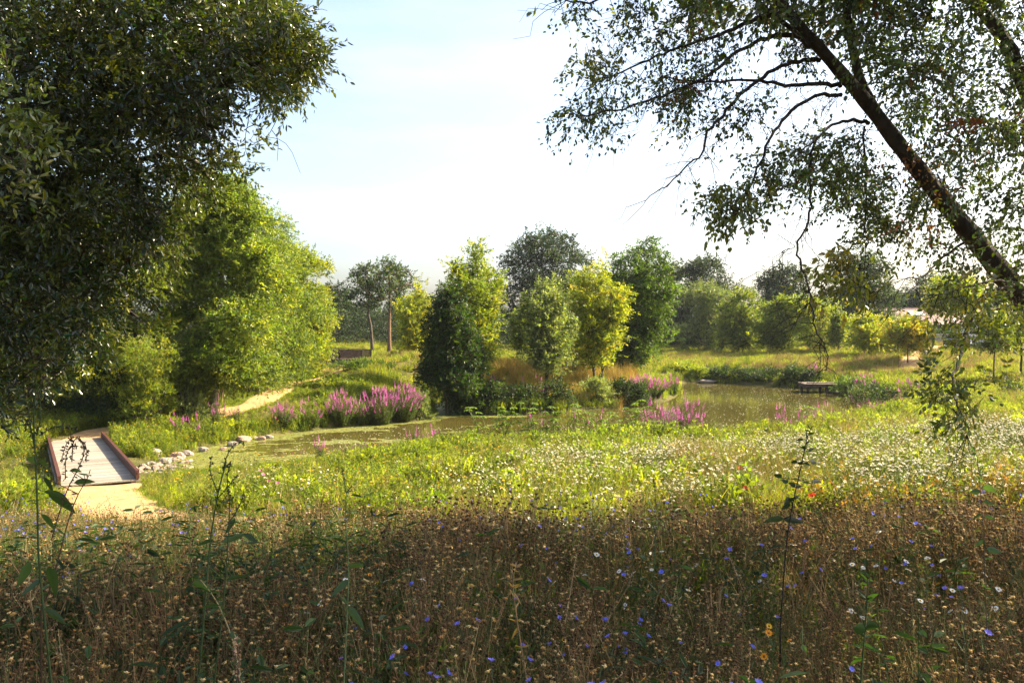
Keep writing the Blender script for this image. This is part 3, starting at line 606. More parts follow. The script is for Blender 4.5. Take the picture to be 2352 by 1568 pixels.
    # leafy clumps where the photograph has them
    PAL = [((.05, .075, .016), 5), ((.075, .095, .018), 3), ((.035, .05, .014), 2), ((.16, .15, .02), .35), ((.14, .045, .012), .3)]
    PALY = [((.12, .13, .02), 4), ((.07, .09, .018), 3), ((.2, .16, .025), 1)]
    dense = region_clumps([(1900, -60), (1960, 120), (2060, 260), (2110, 330), (2160, 420), (2200, 470), (2290, 560), (2360, 640), (2420, 640), (2600, 300), (2600, -200), (1900, -200)], 470, 5.9, 8.6, r, lambda x, y: .55 + .45 * (vnoise(x, y, 90, 8) > .38))
    core = region_clumps([(1980, 310), (2110, 420), (2230, 560), (2330, 650), (2352, 720), (2310, 700), (2240, 640), (2180, 600), (2120, 590), (2000, 560), (1960, 500), (1840, 420), (1900, 330)], 100, 6.2, 8.0, r, lambda x, y: .2 + .8 * (vnoise(x, y, 55, 9) > .45))
    lft = region_clumps([(1290, 10), (1330, 100), (1300, 200), (1310, 290), (1390, 300), (1450, 300), (1560, 300), (1650, 240), (1700, 150), (1900, 110), (1800, -80), (1400, -120), (1290, -60)], 185, 5.9, 7.4, r, lambda x, y: .05 + .95 * (vnoise(x, y, 42, 10) > .55))
    mid = region_clumps([(1640, 260), (1780, 210), (1900, 250), (1840, 420), (1760, 460), (1730, 520), (1620, 500), (1610, 440), (1700, 400)], 62, 6.0, 7.0, r, lambda x, y: .05 + .95 * (vnoise(x, y, 40, 11) > .58))
    crest = region_clumps([(1560, -60), (2100, -60), (2100, 60), (1900, 80), (1700, 40), (1560, 60)], 75, 6.2, 7.8, r)
    red = region_clumps([(2080, 340), (2200, 300), (2220, 440), (2130, 440)], 9, 6.5, 7.4, r)
    hang = np.concatenate([region_clumps([(2120, 660), (2230, 640), (2290, 720), (2270, 800), (2200, 850), (2150, 760)], 15, 5.3, 6.6, r), region_clumps([(2130, 850), (2210, 830), (2240, 880), (2190, 930), (2130, 920)], 8, 5.2, 5.8, r), region_clumps([(2150, 930), (2200, 900), (2260, 950), (2240, 1010), (2190, 990)], 5, 5.0, 5.6, r)])
    tipc = np.concatenate([region_clumps([(1850, 560), (2000, 560), (2060, 600), (2000, 680), (1860, 680)], 22, 5.8, 6.6, r), region_clumps([(1640, 430), (1740, 430), (1760, 470), (1680, 510), (1640, 540)], 16, 5.8, 6.4, r), region_clumps([(2120, 640), (2260, 600), (2340, 680), (2300, 740), (2160, 720)], 9, 5.8, 7.0, r)])
    over = []
    while len(over) < 640:                                  # unseen crown added above and beside the frame, shaped to shade the front flowers
        q = np.array([r.uniform(-1.5, 12), r.uniform(5.2, 10.6), r.uniform(6.8, 13.5)]); e = ((q[0] - 5.3) / 6.6) ** 2 + ((q[1] - 7.8) / 3.1) ** 2 + ((q[2] - 9.6) / 4.1) ** 2
        px = CX + q[0] / q[1] * F; py = HY - (q[2] - ZC) / q[1] * F
        if e < 1 and (py < -90 or px > 2500) and -5.6 + .8 * math.sin(q[1]) < q[0] - (q[2] - 3) * 1.22 and q[1] - (q[2] - 3) * .395 < 5.0 + .5 * math.sin(q[0] * 1.7) and vnoise(q[0] * 1.1, q[1] * 1.1 + q[2], 1.2, 12) > .47: over.append(q)
    over = np.array(over)
    lim = [(2500, 300), (2500, -300)]
    allc = np.concatenate([lft, mid, crest, core, dense[:260], hang, tipc, red])
    link_clumps(tb, allc, np.concatenate(sk), r, .012, .0022, 4, .06)
    link_clumps(tb, over[:220], np.concatenate(sk + [trunk[-20:]]), r, .05, .008, 5, .03)
    def put(C, pal, ns, nlf=9, L=.046, dr=.45, o_=None, sl=.2):
        O = nrm(np.stack([-np.ones(len(C)) * .35, np.zeros(len(C)), np.full(len(C), -.25)], 1) + r.normal(0, .5, (len(C), 3)))
        sprigs(lb, tb, C, O, r, ns, sl, nlf, L, L * .62, pal, dr, True, .9, .0016)
    put(lft, PAL, 4, 8, .036); put(mid, PAL, 4, 7, .038); put(crest, PAL, 6, 9); put(core, PAL, 6, 9, .038); put(dense, PAL, 6, 10, .040)
    put(hang, PALY, 4, 8, .042); put(tipc, PALY, 3, 8, .05); put(red, [((.11, .04, .012), 3), ((.07, .04, .012), 2)], 5, 8, .036); put(over, PAL, 9, 9, .085, sl=.4)
    local(tb, base).build('trunk', M['bark_dark'], o, smooth=True); local(lb, base).build('crown', M['leaf_gloss'], o)
near_right()
def near_left():
    r = np.random.default_rng(88); base = np.array([-5.4, 7.6, float(H(np.array([-5.4]), np.array([7.6]))[0])])
    o = empty('evergreen_oak', base, 'huge dark glossy leaved oak filling the upper left of the view', 'tree')
    tb, lb = MB(), MB()
    trunk = smooth3(np.array([base + (0, 0, -.2), base + (.1, 0, 1.0), base + (.35, 0, 2.2), base + (.4, -.1, 3.6), base + (.3, -.2, 5.2), base + (.5, -.2, 7)])); tb.tube(trunk, np.linspace(.3, .08, len(trunk)), 12)
    sk = [trunk[4:]]
    def br(pts, y0, y1, r0, r1=.008, k=7):
        p = smooth3(pxpath(pts, y0, y1)); tb.tube(p, np.linspace(r0, r1, len(p)), k, cap=False); sk.append(p)
    br([(-160, 640), (-60, 600), (22, 554), (72, 486), (115, 440), (170, 400), (240, 340), (285, 200), (310, 100), (345, 7), (380, -120), (420, -260)], 7.4, 6.6, .10, .02)
    br([(-160, 560), (0, 500), (80, 380), (120, 240), (170, 80), (200, -100)], 7.2, 6.0, .08, .02)
    br([(240, 340), (330, 250), (403, 216), (504, 200), (594, 155), (670, 120)], 6.9, 6.4, .035)
    br([(285, 200), (378, 170), (450, 126), (522, 112), (630, 90), (700, 40)], 6.8, 6.5, .035)
    br([(170, 400), (300, 370), (420, 350), (480, 400), (495, 470)], 7.0, 6.5, .03)
    br([(-60, 600), (60, 640), (160, 660), (260, 690), (330, 740)], 7.2, 6.6, .05)
    br([(-120, 750), (0, 790), (80, 840), (130, 860)], 7.2, 6.6, .04)
    br([(345, 7), (450, -60), (560, -80), (640, -60)], 6.8, 6.6, .03)
    PAL = [((.024, .036, .007), 5), ((.05, .062, .009), 3), ((.018, .028, .008), 2), ((.12, .12, .016), .4)]  # leaf colours darkened to deepen the shade inside the crown
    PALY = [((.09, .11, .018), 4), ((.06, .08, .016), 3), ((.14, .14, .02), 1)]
    outl = [(-600, -600), (600, -600), (655, -100), (668, 0), (690, 60), (712, 125), (680, 195), (640, 195), (580, 200), (530, 230), (490, 275), (460, 330), (425, 380), (355, 420), (335, 520), (335, 600), (320, 690), (310, 760), (250, 800), (200, 820), (100, 850), (40, 930), (-100, 980), (-600, 900)]
    def dn(x, y):
        hol = vnoise(x, y, 60, 14) > .30
        fr = np.where(x > 430 - (y - 380) * .62, np.where(y > 300, .06 + .34 * (vnoise(x, y, 45, 15) > .58), 1.0), 1.0)
        offf = np.where((x < -60) | (y < -60), .28, 1.0)
        return np.where(hol, 1.0, .35) * fr * offf
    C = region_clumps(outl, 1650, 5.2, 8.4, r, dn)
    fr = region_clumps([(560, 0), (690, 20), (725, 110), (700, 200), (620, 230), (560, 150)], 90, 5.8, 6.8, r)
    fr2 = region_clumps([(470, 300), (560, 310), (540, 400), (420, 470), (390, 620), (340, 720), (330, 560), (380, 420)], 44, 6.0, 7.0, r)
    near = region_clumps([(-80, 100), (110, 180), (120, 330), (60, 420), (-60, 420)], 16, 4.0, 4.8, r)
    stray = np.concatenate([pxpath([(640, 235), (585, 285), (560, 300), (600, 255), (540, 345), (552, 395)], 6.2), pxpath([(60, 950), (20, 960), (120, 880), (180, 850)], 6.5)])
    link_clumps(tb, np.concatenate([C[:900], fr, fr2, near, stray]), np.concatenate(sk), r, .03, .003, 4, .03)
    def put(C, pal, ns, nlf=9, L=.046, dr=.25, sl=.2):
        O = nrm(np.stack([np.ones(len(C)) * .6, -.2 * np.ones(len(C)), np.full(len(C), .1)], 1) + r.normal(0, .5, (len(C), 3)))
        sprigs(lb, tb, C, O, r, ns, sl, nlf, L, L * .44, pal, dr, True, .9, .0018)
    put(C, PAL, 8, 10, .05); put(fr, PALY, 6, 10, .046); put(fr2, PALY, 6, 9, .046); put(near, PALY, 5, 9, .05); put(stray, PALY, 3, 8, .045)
    for pts in ([(655, 225), (625, 300), (605, 320), (632, 315), (665, 335), (690, 398)], [(625, 300), (640, 320), (637, 370)], [(575, 250), (560, 330), (575, 385)], [(700, 30), (735, 20), (752, 25)], [(715, 95), (750, 92), (778, 100)], [(700, 55), (738, 48), (735, 70)], [(605, 320), (585, 330), (570, 320)]):
        p = smooth3(pxpath(pts, 6.2), 1); tb.tube(p, np.linspace(.0035, .0015, len(p)), 3, cap=False)
    local(tb, base).build('trunk', M['bark_dark'], o, smooth=True); local(lb, base).build('crown', M['leaf_gloss'], o)
near_left()

# ------------------------------------------------------------------ built things
def frame_box(mb, A, B, w, h, col=None, up=0.0):
    """a beam from A to B"""
    A, B = np.asarray(A, float), np.asarray(B, float); d = B - A; L = np.linalg.norm(d[:2])
    mb.box((A + B) / 2 + np.array([0, 0, up]), (np.linalg.norm(d), w, h), math.atan2(d[1], d[0]), col, ry=-math.atan2(d[2], L))
def boardwalk():
    r = np.random.default_rng(3); A = np.array([-9.35, 19.3, .66]); B = np.array([-14.45, 28.2, .46]); d = (B - A)[:2]; L = np.linalg.norm(d); u = d / L; n = np.array([-u[1], u[0]]); rz = math.atan2(u[1], u[0])
    mid = (A + B) / 2; o = empty('boardwalk', (mid[0], mid[1], .1), 'grey plank boardwalk with low reddish kerb rails over the ditch', 'boardwalk')
    loc = np.array([mid[0], mid[1], .1]); k = int(L / .148); mb = MB()
    for i in range(k):
        t = (i + .5) / k; c = A + (B - A) * t; c = c + np.array([*(n * r.normal(0, .006)), r.normal(0, .0018)])
        sh = r.uniform(.62, 1.12); mb.box(c, (L / k - .02, 1.72, .035), rz, (sh, sh * r.uniform(.97, 1), sh * r.uniform(.93, 1)))
    local(mb, loc).build('deck', M['wood_grey'], o)
    for s in (1, -1):
        mb = MB(); off = np.array([*(n * s * .80), 0.])
        frame_box(mb, A + off + (0, 0, .19), B + off + (0, 0, .19), .075, .07)
        frame_box(mb, A + off + (0, 0, .08), B + off + (0, 0, .08), .07, .115)
        local(mb, loc).build('kerb_rail', M['wood_red'], o)
        mb = MB(); off = np.array([*(n * s * .72), -.13]); frame_box(mb, A + off, B + off, .09, .2); local(mb, loc).build('beam', M['wood_dark'], o)
    for i in range(3):
        for s in (1, -1):
            c = A + (B - A) * (.3 + .2 * i) + np.array([*(n * s * .6), 0]); mb = MB(); mb.box((c[0], c[1], .08), (.14, .14, .62), rz); local(mb, loc).build('post', M['wood_dark'], o)
boardwalk()
def footbridge():
    Y = 70; a, b = P(640, 0, Y + 1), P(845, 0, Y - 1); zt = 1.58; mid = (a + b) / 2; loc = np.array([mid[0], mid[1], .8])
    o = empty('footbridge', loc, 'dark wooden footbridge with a thin railing beyond the left grass bank', 'footbridge')
    a[2] = b[2] = zt; d = nrm((b - a)[None])[0]; n = np.array([-d[1], d[0], 0]); L = np.linalg.norm(b - a); rz = math.atan2(d[1], d[0])
    mb = MB(); k = 48
    for i in range(k): mb.box(a + (b - a) * (i + .5) / k, (L / k - .02, 1.8, .05), rz, (1, 1, 1))
    local(mb, loc).build('deck', M['wood_dark'], o)
    for s in (-1, 1):
        of = n * s * .88; mb = MB(); frame_box(mb, a + of + (0, 0, -.18), b + of + (0, 0, -.18), .1, .3); local(mb, loc).build('beam', M['wood_dark'], o)
        mb = MB(); m = (a + b) / 2 + (0, 0, .92); frame_box(mb, a + of + (0, 0, .8), m + of, .07, .05); frame_box(mb, m + of, b + of + (0, 0, .72), .07, .05); local(mb, loc).build('handrail', M['wood_dark'], o)
        mb = MB()
        for t in np.linspace(.01, .99, 110): c = a + (b - a) * t + of; mb.box(c + (0, 0, .4), (.05, .03, .66), rz)
        local(mb, loc).build('balusters', M['wood_dark'], o)
        for t in np.linspace(.02, .98, 5):
            mb = MB(); c = a + (b - a) * t + of; mb.box(c + (0, 0, .36), (.11, .11, .84), rz); local(mb, loc).build('post', M['wood_dark'], o)
    for i in range(2):
        mb = MB(); c = a + (b - a) * (.28 + .44 * i); mb.box((c[0], c[1], .7), (.3, 1.7, 1.4), rz); local(mb, loc).build('pier', M['wood_dark'], o)
footbridge()
def jetty():
    c = P(1892, 883, 54.5); c[2] = .56; loc = np.array([c[0], c[1], 0]); rz = -.12; cs, sn = math.cos(rz), math.sin(rz)
    o = empty('fishing_platform', loc, 'low reddish wooden platform reaching over the far pond edge', 'platform')
    f = lambda x, y, z: (c[0] + x * cs - y * sn, c[1] + x * sn + y * cs, z)
    mb = MB()
    for i in range(18): mb.box(f(-1.22 + i * .144, .2, .56), (.13, 2.0, .045), rz, (.55, .47, .42))
    local(mb, loc).build('deck', M['wood_grey'], o)
    for (x, y, sx, sy) in ((0, -.86, 2.7, .08), (0, 1.26, 2.7, .08), (-1.34, .2, .08, 2.04), (1.36, .2, .08, 2.04)):
        mb = MB(); mb.box(f(x, y, .47), (sx, sy, .2), rz); local(mb, loc).build('fascia', M['wood_dark'], o)
    mb = MB(); mb.box(f(0, -.86, .645), (2.5, .05, .05), rz); local(mb, loc).build('kerb_rail', M['wood_red'], o)
    for x in (-1.15, 0, 1.15):
        for y in (-.7, 1.0): mb = MB(); mb.box(f(x, y, .0), (.13, .13, .9), rz); local(mb, loc).build('post', M['wood_dark'], o)
jetty()
def house():
    Y = 95; a = P(2010, 790, Y); zg = 2.5; x0, x1 = a[0], P(2420, 0, Y)[0]; dp = 8.0; ze = P(0, 745, Y)[2]; zr = P(0, 708, Y + 3)[2]; loc = np.array([(x0 + x1) / 2, Y + dp / 2, zg])
    o = empty('house', loc, 'low pale house with a pinkish tiled roof behind the small round trees', 'house')
    mb = MB(); mb.box((loc[0], loc[1], (zg + ze) / 2 - .3), (x1 - x0, dp, ze - zg + .6)); local(mb, loc).build('wall', M['plaster'], o)
    mb = MB(); e = .45; ym = Y + dp / 2
    def slab(y_e, y_r):
        v = []
        for dz in (0, -.16): v += [(x0 - e, y_e, ze + dz + .02), (x1 + e, y_e, ze + dz + .02), (x1 + e, y_r, zr + dz), (x0 - e, y_r, zr + dz)]
        mb.add(v, [[0, 1, 2, 3], [7, 6, 5, 4], [0, 4, 5, 1], [1, 5, 6, 2], [2, 6, 7, 3], [3, 7, 4, 0]])
    slab(Y - e, ym); slab(Y + dp + e, ym)
    for i in range(13):                                        # courses of tiles
        t = (i + .5) / 13; y = Y - e + (ym - Y + e) * t; z = ze + (zr - ze) * t; mb.box((loc[0], y, z + .03), (x1 - x0 + .9, .12, .045), 0, rx=math.atan2(zr - ze, ym - Y + e))
    for i in range(44): mb.box((x0 + (x1 - x0) * (i + .5) / 44, ym, zr + .05), (.38, .26, .14))
    for s in (x0, x1): mb.add([(s, Y, ze - .02), (s, Y + dp, ze - .02), (s, ym, zr - .1)], t=[[0, 1, 2]])
    rf = local(mb, loc).build('roof', M['roof'], o)
    mb = MB(); t = .62; y = Y - e + (ym - Y + e) * t; z = ze + (zr - ze) * t; sx = P(2127, 0, Y)[0]
    mb.box((sx, y, z + .12), (1.5, 1.1, .09), 0, rx=math.atan2(zr - ze, ym - Y + e)); local(mb, loc).build('skylight', M['skylight'], o)
    mb = MB(); mb.box((P(2235, 0, Y)[0], ym + .6, zr + .25), (.8, .6, 1.2)); local(mb, loc).build('chimney', M['plaster'], o)
    for px in (2150, 2195, 2245, 2300, 2350):
        wx = P(px, 0, Y)[0]; mb = MB()
        for (dx, dz, sx_, sz_) in ((0, .62, 1.3, .08), (0, -.62, 1.3, .08), (-.61, 0, .08, 1.32), (.61, 0, .08, 1.32), (0, 0, .06, 1.2)): mb.box((wx + dx, Y - .03, zg + 1.25 + dz), (sx_, .1, sz_))
        w = local(mb, loc).build('window', M['plaster'], o); mb = MB(); mb.box((wx, Y - .005, zg + 1.25), (1.2, .04, 1.2)); local(mb, loc).build('pane', M['glass'], w)
    dx = P(2172, 0, Y)[0]; mb = MB(); mb.box((dx, Y - .02, zg + 1.0), (.95, .08, 2.05)); dr = local(mb, loc).build('door', M['wood_dark'], o); mb = MB(); mb.box((dx + .36, Y - .08, zg + 1.0), (.12, .05, .04)); local(mb, loc).build('handle', M['metal'], dr)
    mb = MB(); mb.tube([(x0 - .3, Y - e - .06, ze), (x1 + .3, Y - e - .06, ze)], .07, 8); local(mb, loc).build('gutter', M['metal'], o)
house()
def garden_wall():
    Y = 84; a, b = P(2115, 0, Y), P(2205, 0, Y - 1); z = 2.5; loc = np.array([(a[0] + b[0]) / 2, Y, z]); o = empty('garden_wall', loc, 'low stone garden wall below the hedge in front of the house', 'wall')
    mb = MB(); a[2] = b[2] = z + .3; frame_box(mb, a, b, .25, 1.2); local(mb, loc).build('wall_body', M['wallstone'], o); mb = MB(); frame_box(mb, a + (0, 0, .64), b + (0, 0, .64), .34, .08); local(mb, loc).build('coping', M['pave'], o)
    for p in (a, b): mb = MB(); mb.box((p[0], p[1], z + .45), (.42, .42, 1.5)); local(mb, loc).build('pillar', M['wallstone'], o)
garden_wall()
bush('hedge', 'clipped green hedge behind the low garden wall', 2165, 785, 88, 760, 110, DK, 6000, seed=90, cat='hedge', depth=1.5)
def paving():
    pts = [(2225, 812, 66), (2420, 850, 52), (2460, 800, 82), (2215, 788, 86)]; c = np.array([P(a, 0, Y)[:2] for a, b, Y in pts]); n = 16; mb = MB(); u, v = np.meshgrid(np.linspace(0, 1, n), np.linspace(0, 1, n))
    xy = ((1-u)*(1-v))[..., None]*c[0] + (u*(1-v))[..., None]*c[1] + (u*v)[..., None]*c[2] + ((1-u)*v)[..., None]*c[3]; z = H(xy[..., 0], xy[..., 1]) + .05
    I, J = np.meshgrid(np.arange(n - 1), np.arange(n - 1)); i0 = J * n + I; mb.add(np.concatenate([xy, z[..., None]], -1).reshape(-1, 3), np.stack([i0, i0 + 1, i0 + n + 1, i0 + n], -1).reshape(-1, 4))
    tag(mb.build('pavement', M['pave'], smooth=True), 'pale paved parking area on the far right slope', 'pavement', kind='structure')
paving()
def car():
    Y = 70; c = P(2217, 0, Y); z = float(H(np.array([c[0]]), np.array([Y]))[0]) + .06; loc = np.array([c[0], Y, z]); o = empty('parked_car', loc, 'dark parked car facing the pond beside the house', 'car')
    # body sections along y (front towards the camera), x half width, z low/high
    sec = [(-2.1, .70, .32, .55), (-2.05, .80, .25, .72), (-1.7, .86, .22, .86), (-.9, .88, .22, .95), (0, .89, .22, .96), (1.3, .88, .22, .98), (1.95, .84, .25, .95), (2.1, .74, .35, .8)]
    def loft(sec, rnd=.12):
        mb = MB(); V = []
        for (y, w, a, b) in sec:
            rr = min(rnd, (b - a) / 2.2); V += [(-w + rr, y, a), (w - rr, y, a), (w, y, a + rr), (w, y, b - rr), (w - rr * 1.3, y, b), (-w + rr * 1.3, y, b), (-w, y, b - rr), (-w, y, a + rr)]
        q = []
        for i in range(len(sec) - 1):
            for j in range(8): q.append([i*8+j, i*8+(j+1) % 8, (i+1)*8+(j+1) % 8, (i+1)*8+j])
        n = (len(sec) - 1) * 8; q += [[0, 7, 2, 1], [7, 6, 3, 2], [6, 5, 4, 3], [n, n+1, n+2, n+7], [n+7, n+2, n+3, n+6], [n+6, n+3, n+4, n+5]]; mb.add(V, q); return mb
    loft(sec).build('body', M['paint'], o, smooth=False)
    cab = [(-1.0, .72, .90, .96), (-.35, .68, .90, 1.38), (.2, .66, .90, 1.44), (1.2, .66, .90, 1.40), (1.85, .70, .90, 1.0)]; loft(cab, .1).build('cabin', M['glass'], o)
    rf = MB(); rf.box((0, .45, 1.43), (1.22, 1.5, .05)); rf.build('roof', M['paint'], o)
    for s in (-1, 1):
        b = MB(); b.tube([(s*.62-.1, -2.09, .62), (s*.62+.12, -2.06, .63)], [.08, .06], 8); b.build('headlight', M['lamp'], o)
        b = MB(); b.box((s*.95, -.75, .98), (.16, .1, .11)); b.build('wing_mirror', M['paint'], o)
        for y in (-1.35, 1.35):
            b = MB(); b.tube([(s*.72, y, .31), (s*.9, y, .31)], .31, 18); w = b.build('wheel', M['rubber'], o); b = MB(); b.tube([(s*.9, y, .31), (s*.915, y, .31)], .19, 12); b.build('rim', M['metal'], w)
    b = MB(); b.box((0, -2.1, .45), (.9, .04, .14)); b.build('grille', M['rubber'], o)
    b = MB(); b.box((0, -2.13, .34), (.5, .02, .1)); b.build('number_plate', M['plaster'], o)
car()

# ------------------------------------------------------------------ stones along the channel
def rock_mesh(seed, mat):
    r = np.random.default_rng(seed); n, m = 7, 10; th = np.linspace(0, np.pi, n + 2)[1:-1]; ph = np.arange(m) * 2 * np.pi / m; T_, Ph = np.meshgrid(th, ph, indexing='ij')
    d = np.stack([np.sin(T_) * np.cos(Ph), np.sin(T_) * np.sin(Ph), np.cos(T_)], -1).reshape(-1, 3); d = np.concatenate([d, [[0, 0, 1], [0, 0, -1]]])
    pl = nrm(r.normal(0, 1, (11, 3))); h = r.uniform(.62, .95, 11); k = np.min(np.where(d @ pl.T > .05, h[None] / np.maximum(d @ pl.T, .05), 9), 1); v = d * np.minimum(k, 1.05)[:, None] * np.array([1, .72, .5])
    q = [[i*m+j, (i+1)*m+j, (i+1)*m+(j+1) % m, i*m+(j+1) % m] for i in range(n-1) for j in range(m)]
    t = [[n*m, j, (j+1) % m] for j in range(m)] + [[n*m+1, (n-1)*m+(j+1) % m, (n-1)*m+j] for j in range(m)]; mb = MB(); mb.add(v, q, t); return mb.mesh('stone', M[mat], False)
RM = [rock_mesh(i, 'stone_pink' if i % 3 == 0 else 'stone') for i in range(6)]
def stones():
    r = np.random.default_rng(44)
    big = [(985, 1010, .0), (1, 1, 1)]
    L = [(560, 1003, .42, 'large pinkish boulder on the left channel bank, largest of the upper row'), (535, 1013, .34, 'flat pale slab lying at the water left of the large pinkish boulder'), (585, 998, .22, 'small dark stone just right of the large pinkish boulder'),
         (600, 1000, .26, 'flat brown stone at the right end of the upper row'), (617, 996, .24, 'last light stone of the upper row before the flowers'), (575, 985, .22, 'upright grey stone above the large pinkish boulder'), (512, 1022, .2, 'low pale stone at the waterline below the flat slab'),
         (467, 1025, .28, 'light stone alone between the two stone rows'), (430, 1034, .3, 'reddish stone at the right end of the rubble by the boardwalk'), (405, 1040, .36, 'broad grey stone in the rubble below the yellow flowers'), (350, 1045, .36, 'pointed pinkish stone nearest the flowers beside the boardwalk'),
         (375, 1052, .34, 'steep pink stone in the middle of the rubble'), (327, 1046, .26, 'tan stone beside the boardwalk rail'), (395, 1068, .32, 'large pink stone at the lower end of the rubble'), (385, 1046, .2, 'small rosy stone on top of the rubble'), (70, 1072, .26, 'pale stone alone in the grass left of the boardwalk')]
    n = 0
    for (px, py, s, lab) in L:
        Y = 8219 / max(60, (py - HY)) * .96; p = P(px, py, Y); z = float(H(np.array([p[0]]), np.array([Y]))[0]); o = bpy.data.objects.new('stone', RM[n % 6]); S.collection.objects.link(o); n += 1
        o.location = (p[0], Y, max(z, 0) + s * .18); s *= .8; o.scale = (s * .95, s, s * r.uniform(.8, 1.2)); o.rotation_euler = (r.normal(0, .15), r.normal(0, .15), r.uniform(-.5, .5)); tag(o, lab, 'stone', 'stones on the channel bank')
    for i in range(110):                                         # the rubble slope between boardwalk and water: small and alike
        t = r.random(); px = r.uniform(300, 440); py = 1088 - (px - 300) * .3 + r.uniform(-26, 14) ; Y = 8219 / (py - HY) * .94; X = (px - CX) / F * Y; z = float(H(np.array([X]), np.array([Y]))[0])
        s = r.uniform(.06, .15); o = bpy.data.objects.new('stone', RM[r.integers(6)]); S.collection.objects.link(o); o.location = (X, Y, max(z, 0) + s * .15); o.scale = (s, s, s); o.rotation_euler = (r.normal(0, .3), r.normal(0, .3), r.uniform(0, 6.28))
        tag(o, 'small tan stone of the rubble heap between boardwalk and channel', 'stone', 'rubble stones beside the boardwalk')
    for (px, py, s, lab) in [(1905, 902, .4, 'pale angular stone under the right end of the platform'), (1925, 904, .3, 'pale stone at the water right of the platform'), (1624, 879, .55, 'flat pale stone at the far pond edge by the small bright bush')]:
        Y = 8219 / (py - HY); p = P(px, py, Y); o = bpy.data.objects.new('stone', RM[1]); S.collection.objects.link(o); o.location = (p[0], Y, .1); o.scale = (s * (1.6 if px < 1700 else 1), s, s * .6); tag(o, lab, 'stone')
stones()

# ------------------------------------------------------------------ loosestrife, bank bushes
LO = [((.06, .095, .022), 4), ((.09, .12, .025), 2), ((.04, .06, .018), 2)]
def loosestrife(label, px, pyb, Y, top, wpx, nsp=40, foli=1.0, seed=0, green=True, group='purple loosestrife plants around the pond', zb=None):
    r = np.random.default_rng(5000 + seed); X = (px - CX) / F * Y; z0 = max(.0, float(H(np.array([X]), np.array([Y]))[0])); s = Y / F
    h = max(.5, ZC - (top - HY) * s - z0); w = wpx * s; loc = np.array([X, Y, z0 - .03]); o = empty('purple_loosestrife', loc, label, 'flowering plant', group)
    n = int(nsp * 1.7) + 6; a = r.uniform(0, 6.28, n); q = np.sqrt(r.random(n)); tip = np.stack([np.cos(a) * q * w / 2, np.sin(a) * q * min(w, 1.6) / 2, h * r.uniform(.5, 1.04, n) * (1 - .3 * q ** 2)], 1) + np.concatenate([r.normal(0, .09, (n, 2)), np.zeros((n, 1))], 1)
    foot = np.stack([tip[:, 0] * .45, tip[:, 1] * .45, np.zeros(n)], 1); fb, pb = MB(), MB(); fb.segs(foot, tip, .006, .003, (.12, .08, .04), 3)
    # leaves along stems
    nl = 46; t = r.uniform(.04, .78, (n, nl)); Bp = foot[:, None] + (tip - foot)[:, None] * t[..., None]; D = r.normal(0, 1, (n, nl, 3)); D[..., 2] = abs(D[..., 2]) * .6 + .1
    L = max(.07, s * 3.4); c = pick(LO, n * nl, r) * r.uniform(.7, 1.3, (n * nl, 1)); k = int(n * nl * min(1, foli))
    fb.leaves(Bp.reshape(-1, 3)[:k], D.reshape(-1, 3)[:k], r.normal(0, 1, (k, 3)) + [0, 0, 1], L * r.uniform(.7, 1.3, k), L * .3, c[:k])
    # spikes: whorls of small petals
    j = r.choice(n, nsp, replace=nsp > n); A = tip[j]; dr = nrm(tip[j] - foot[j]); sl = r.uniform(.16, .38, nsp) * min(1, h)
    m = 34; t = np.linspace(0, 1, m); W_ = .034 * (1.15 - t) * max(1, s * 60)
    ph = r.uniform(0, 6.28, (nsp, m)); U = nrm(np.cross(dr, [.2, .1, .9])); V = np.cross(dr, U); rad = np.cos(ph)[..., None] * U[:, None] + np.sin(ph)[..., None] * V[:, None]
    Bp = A[:, None] + dr[:, None] * ((t[None] - .35) * sl[:, None])[..., None]; D = rad + dr[:, None] * .5
    pc = pick([((.58, .13, .40), 4), ((.66, .22, .5), 3), ((.4, .12, .27), 2), ((.2, .09, .09), 1)], nsp, r) * r.uniform(.8, 1.15, (nsp, 1)); pc = np.repeat(pc, m, 0)
    pb.leaves(Bp.reshape(-1, 3), D.reshape(-1, 3), np.cross(D, dr[:, None] + .01).reshape(-1, 3), np.tile(W_, nsp) * r.uniform(.8, 1.3, nsp * m), np.tile(W_, nsp) * .75, pc)
    fb.build('foliage', M['leaf'], o); pb.build('blossom', M['petal'], o)
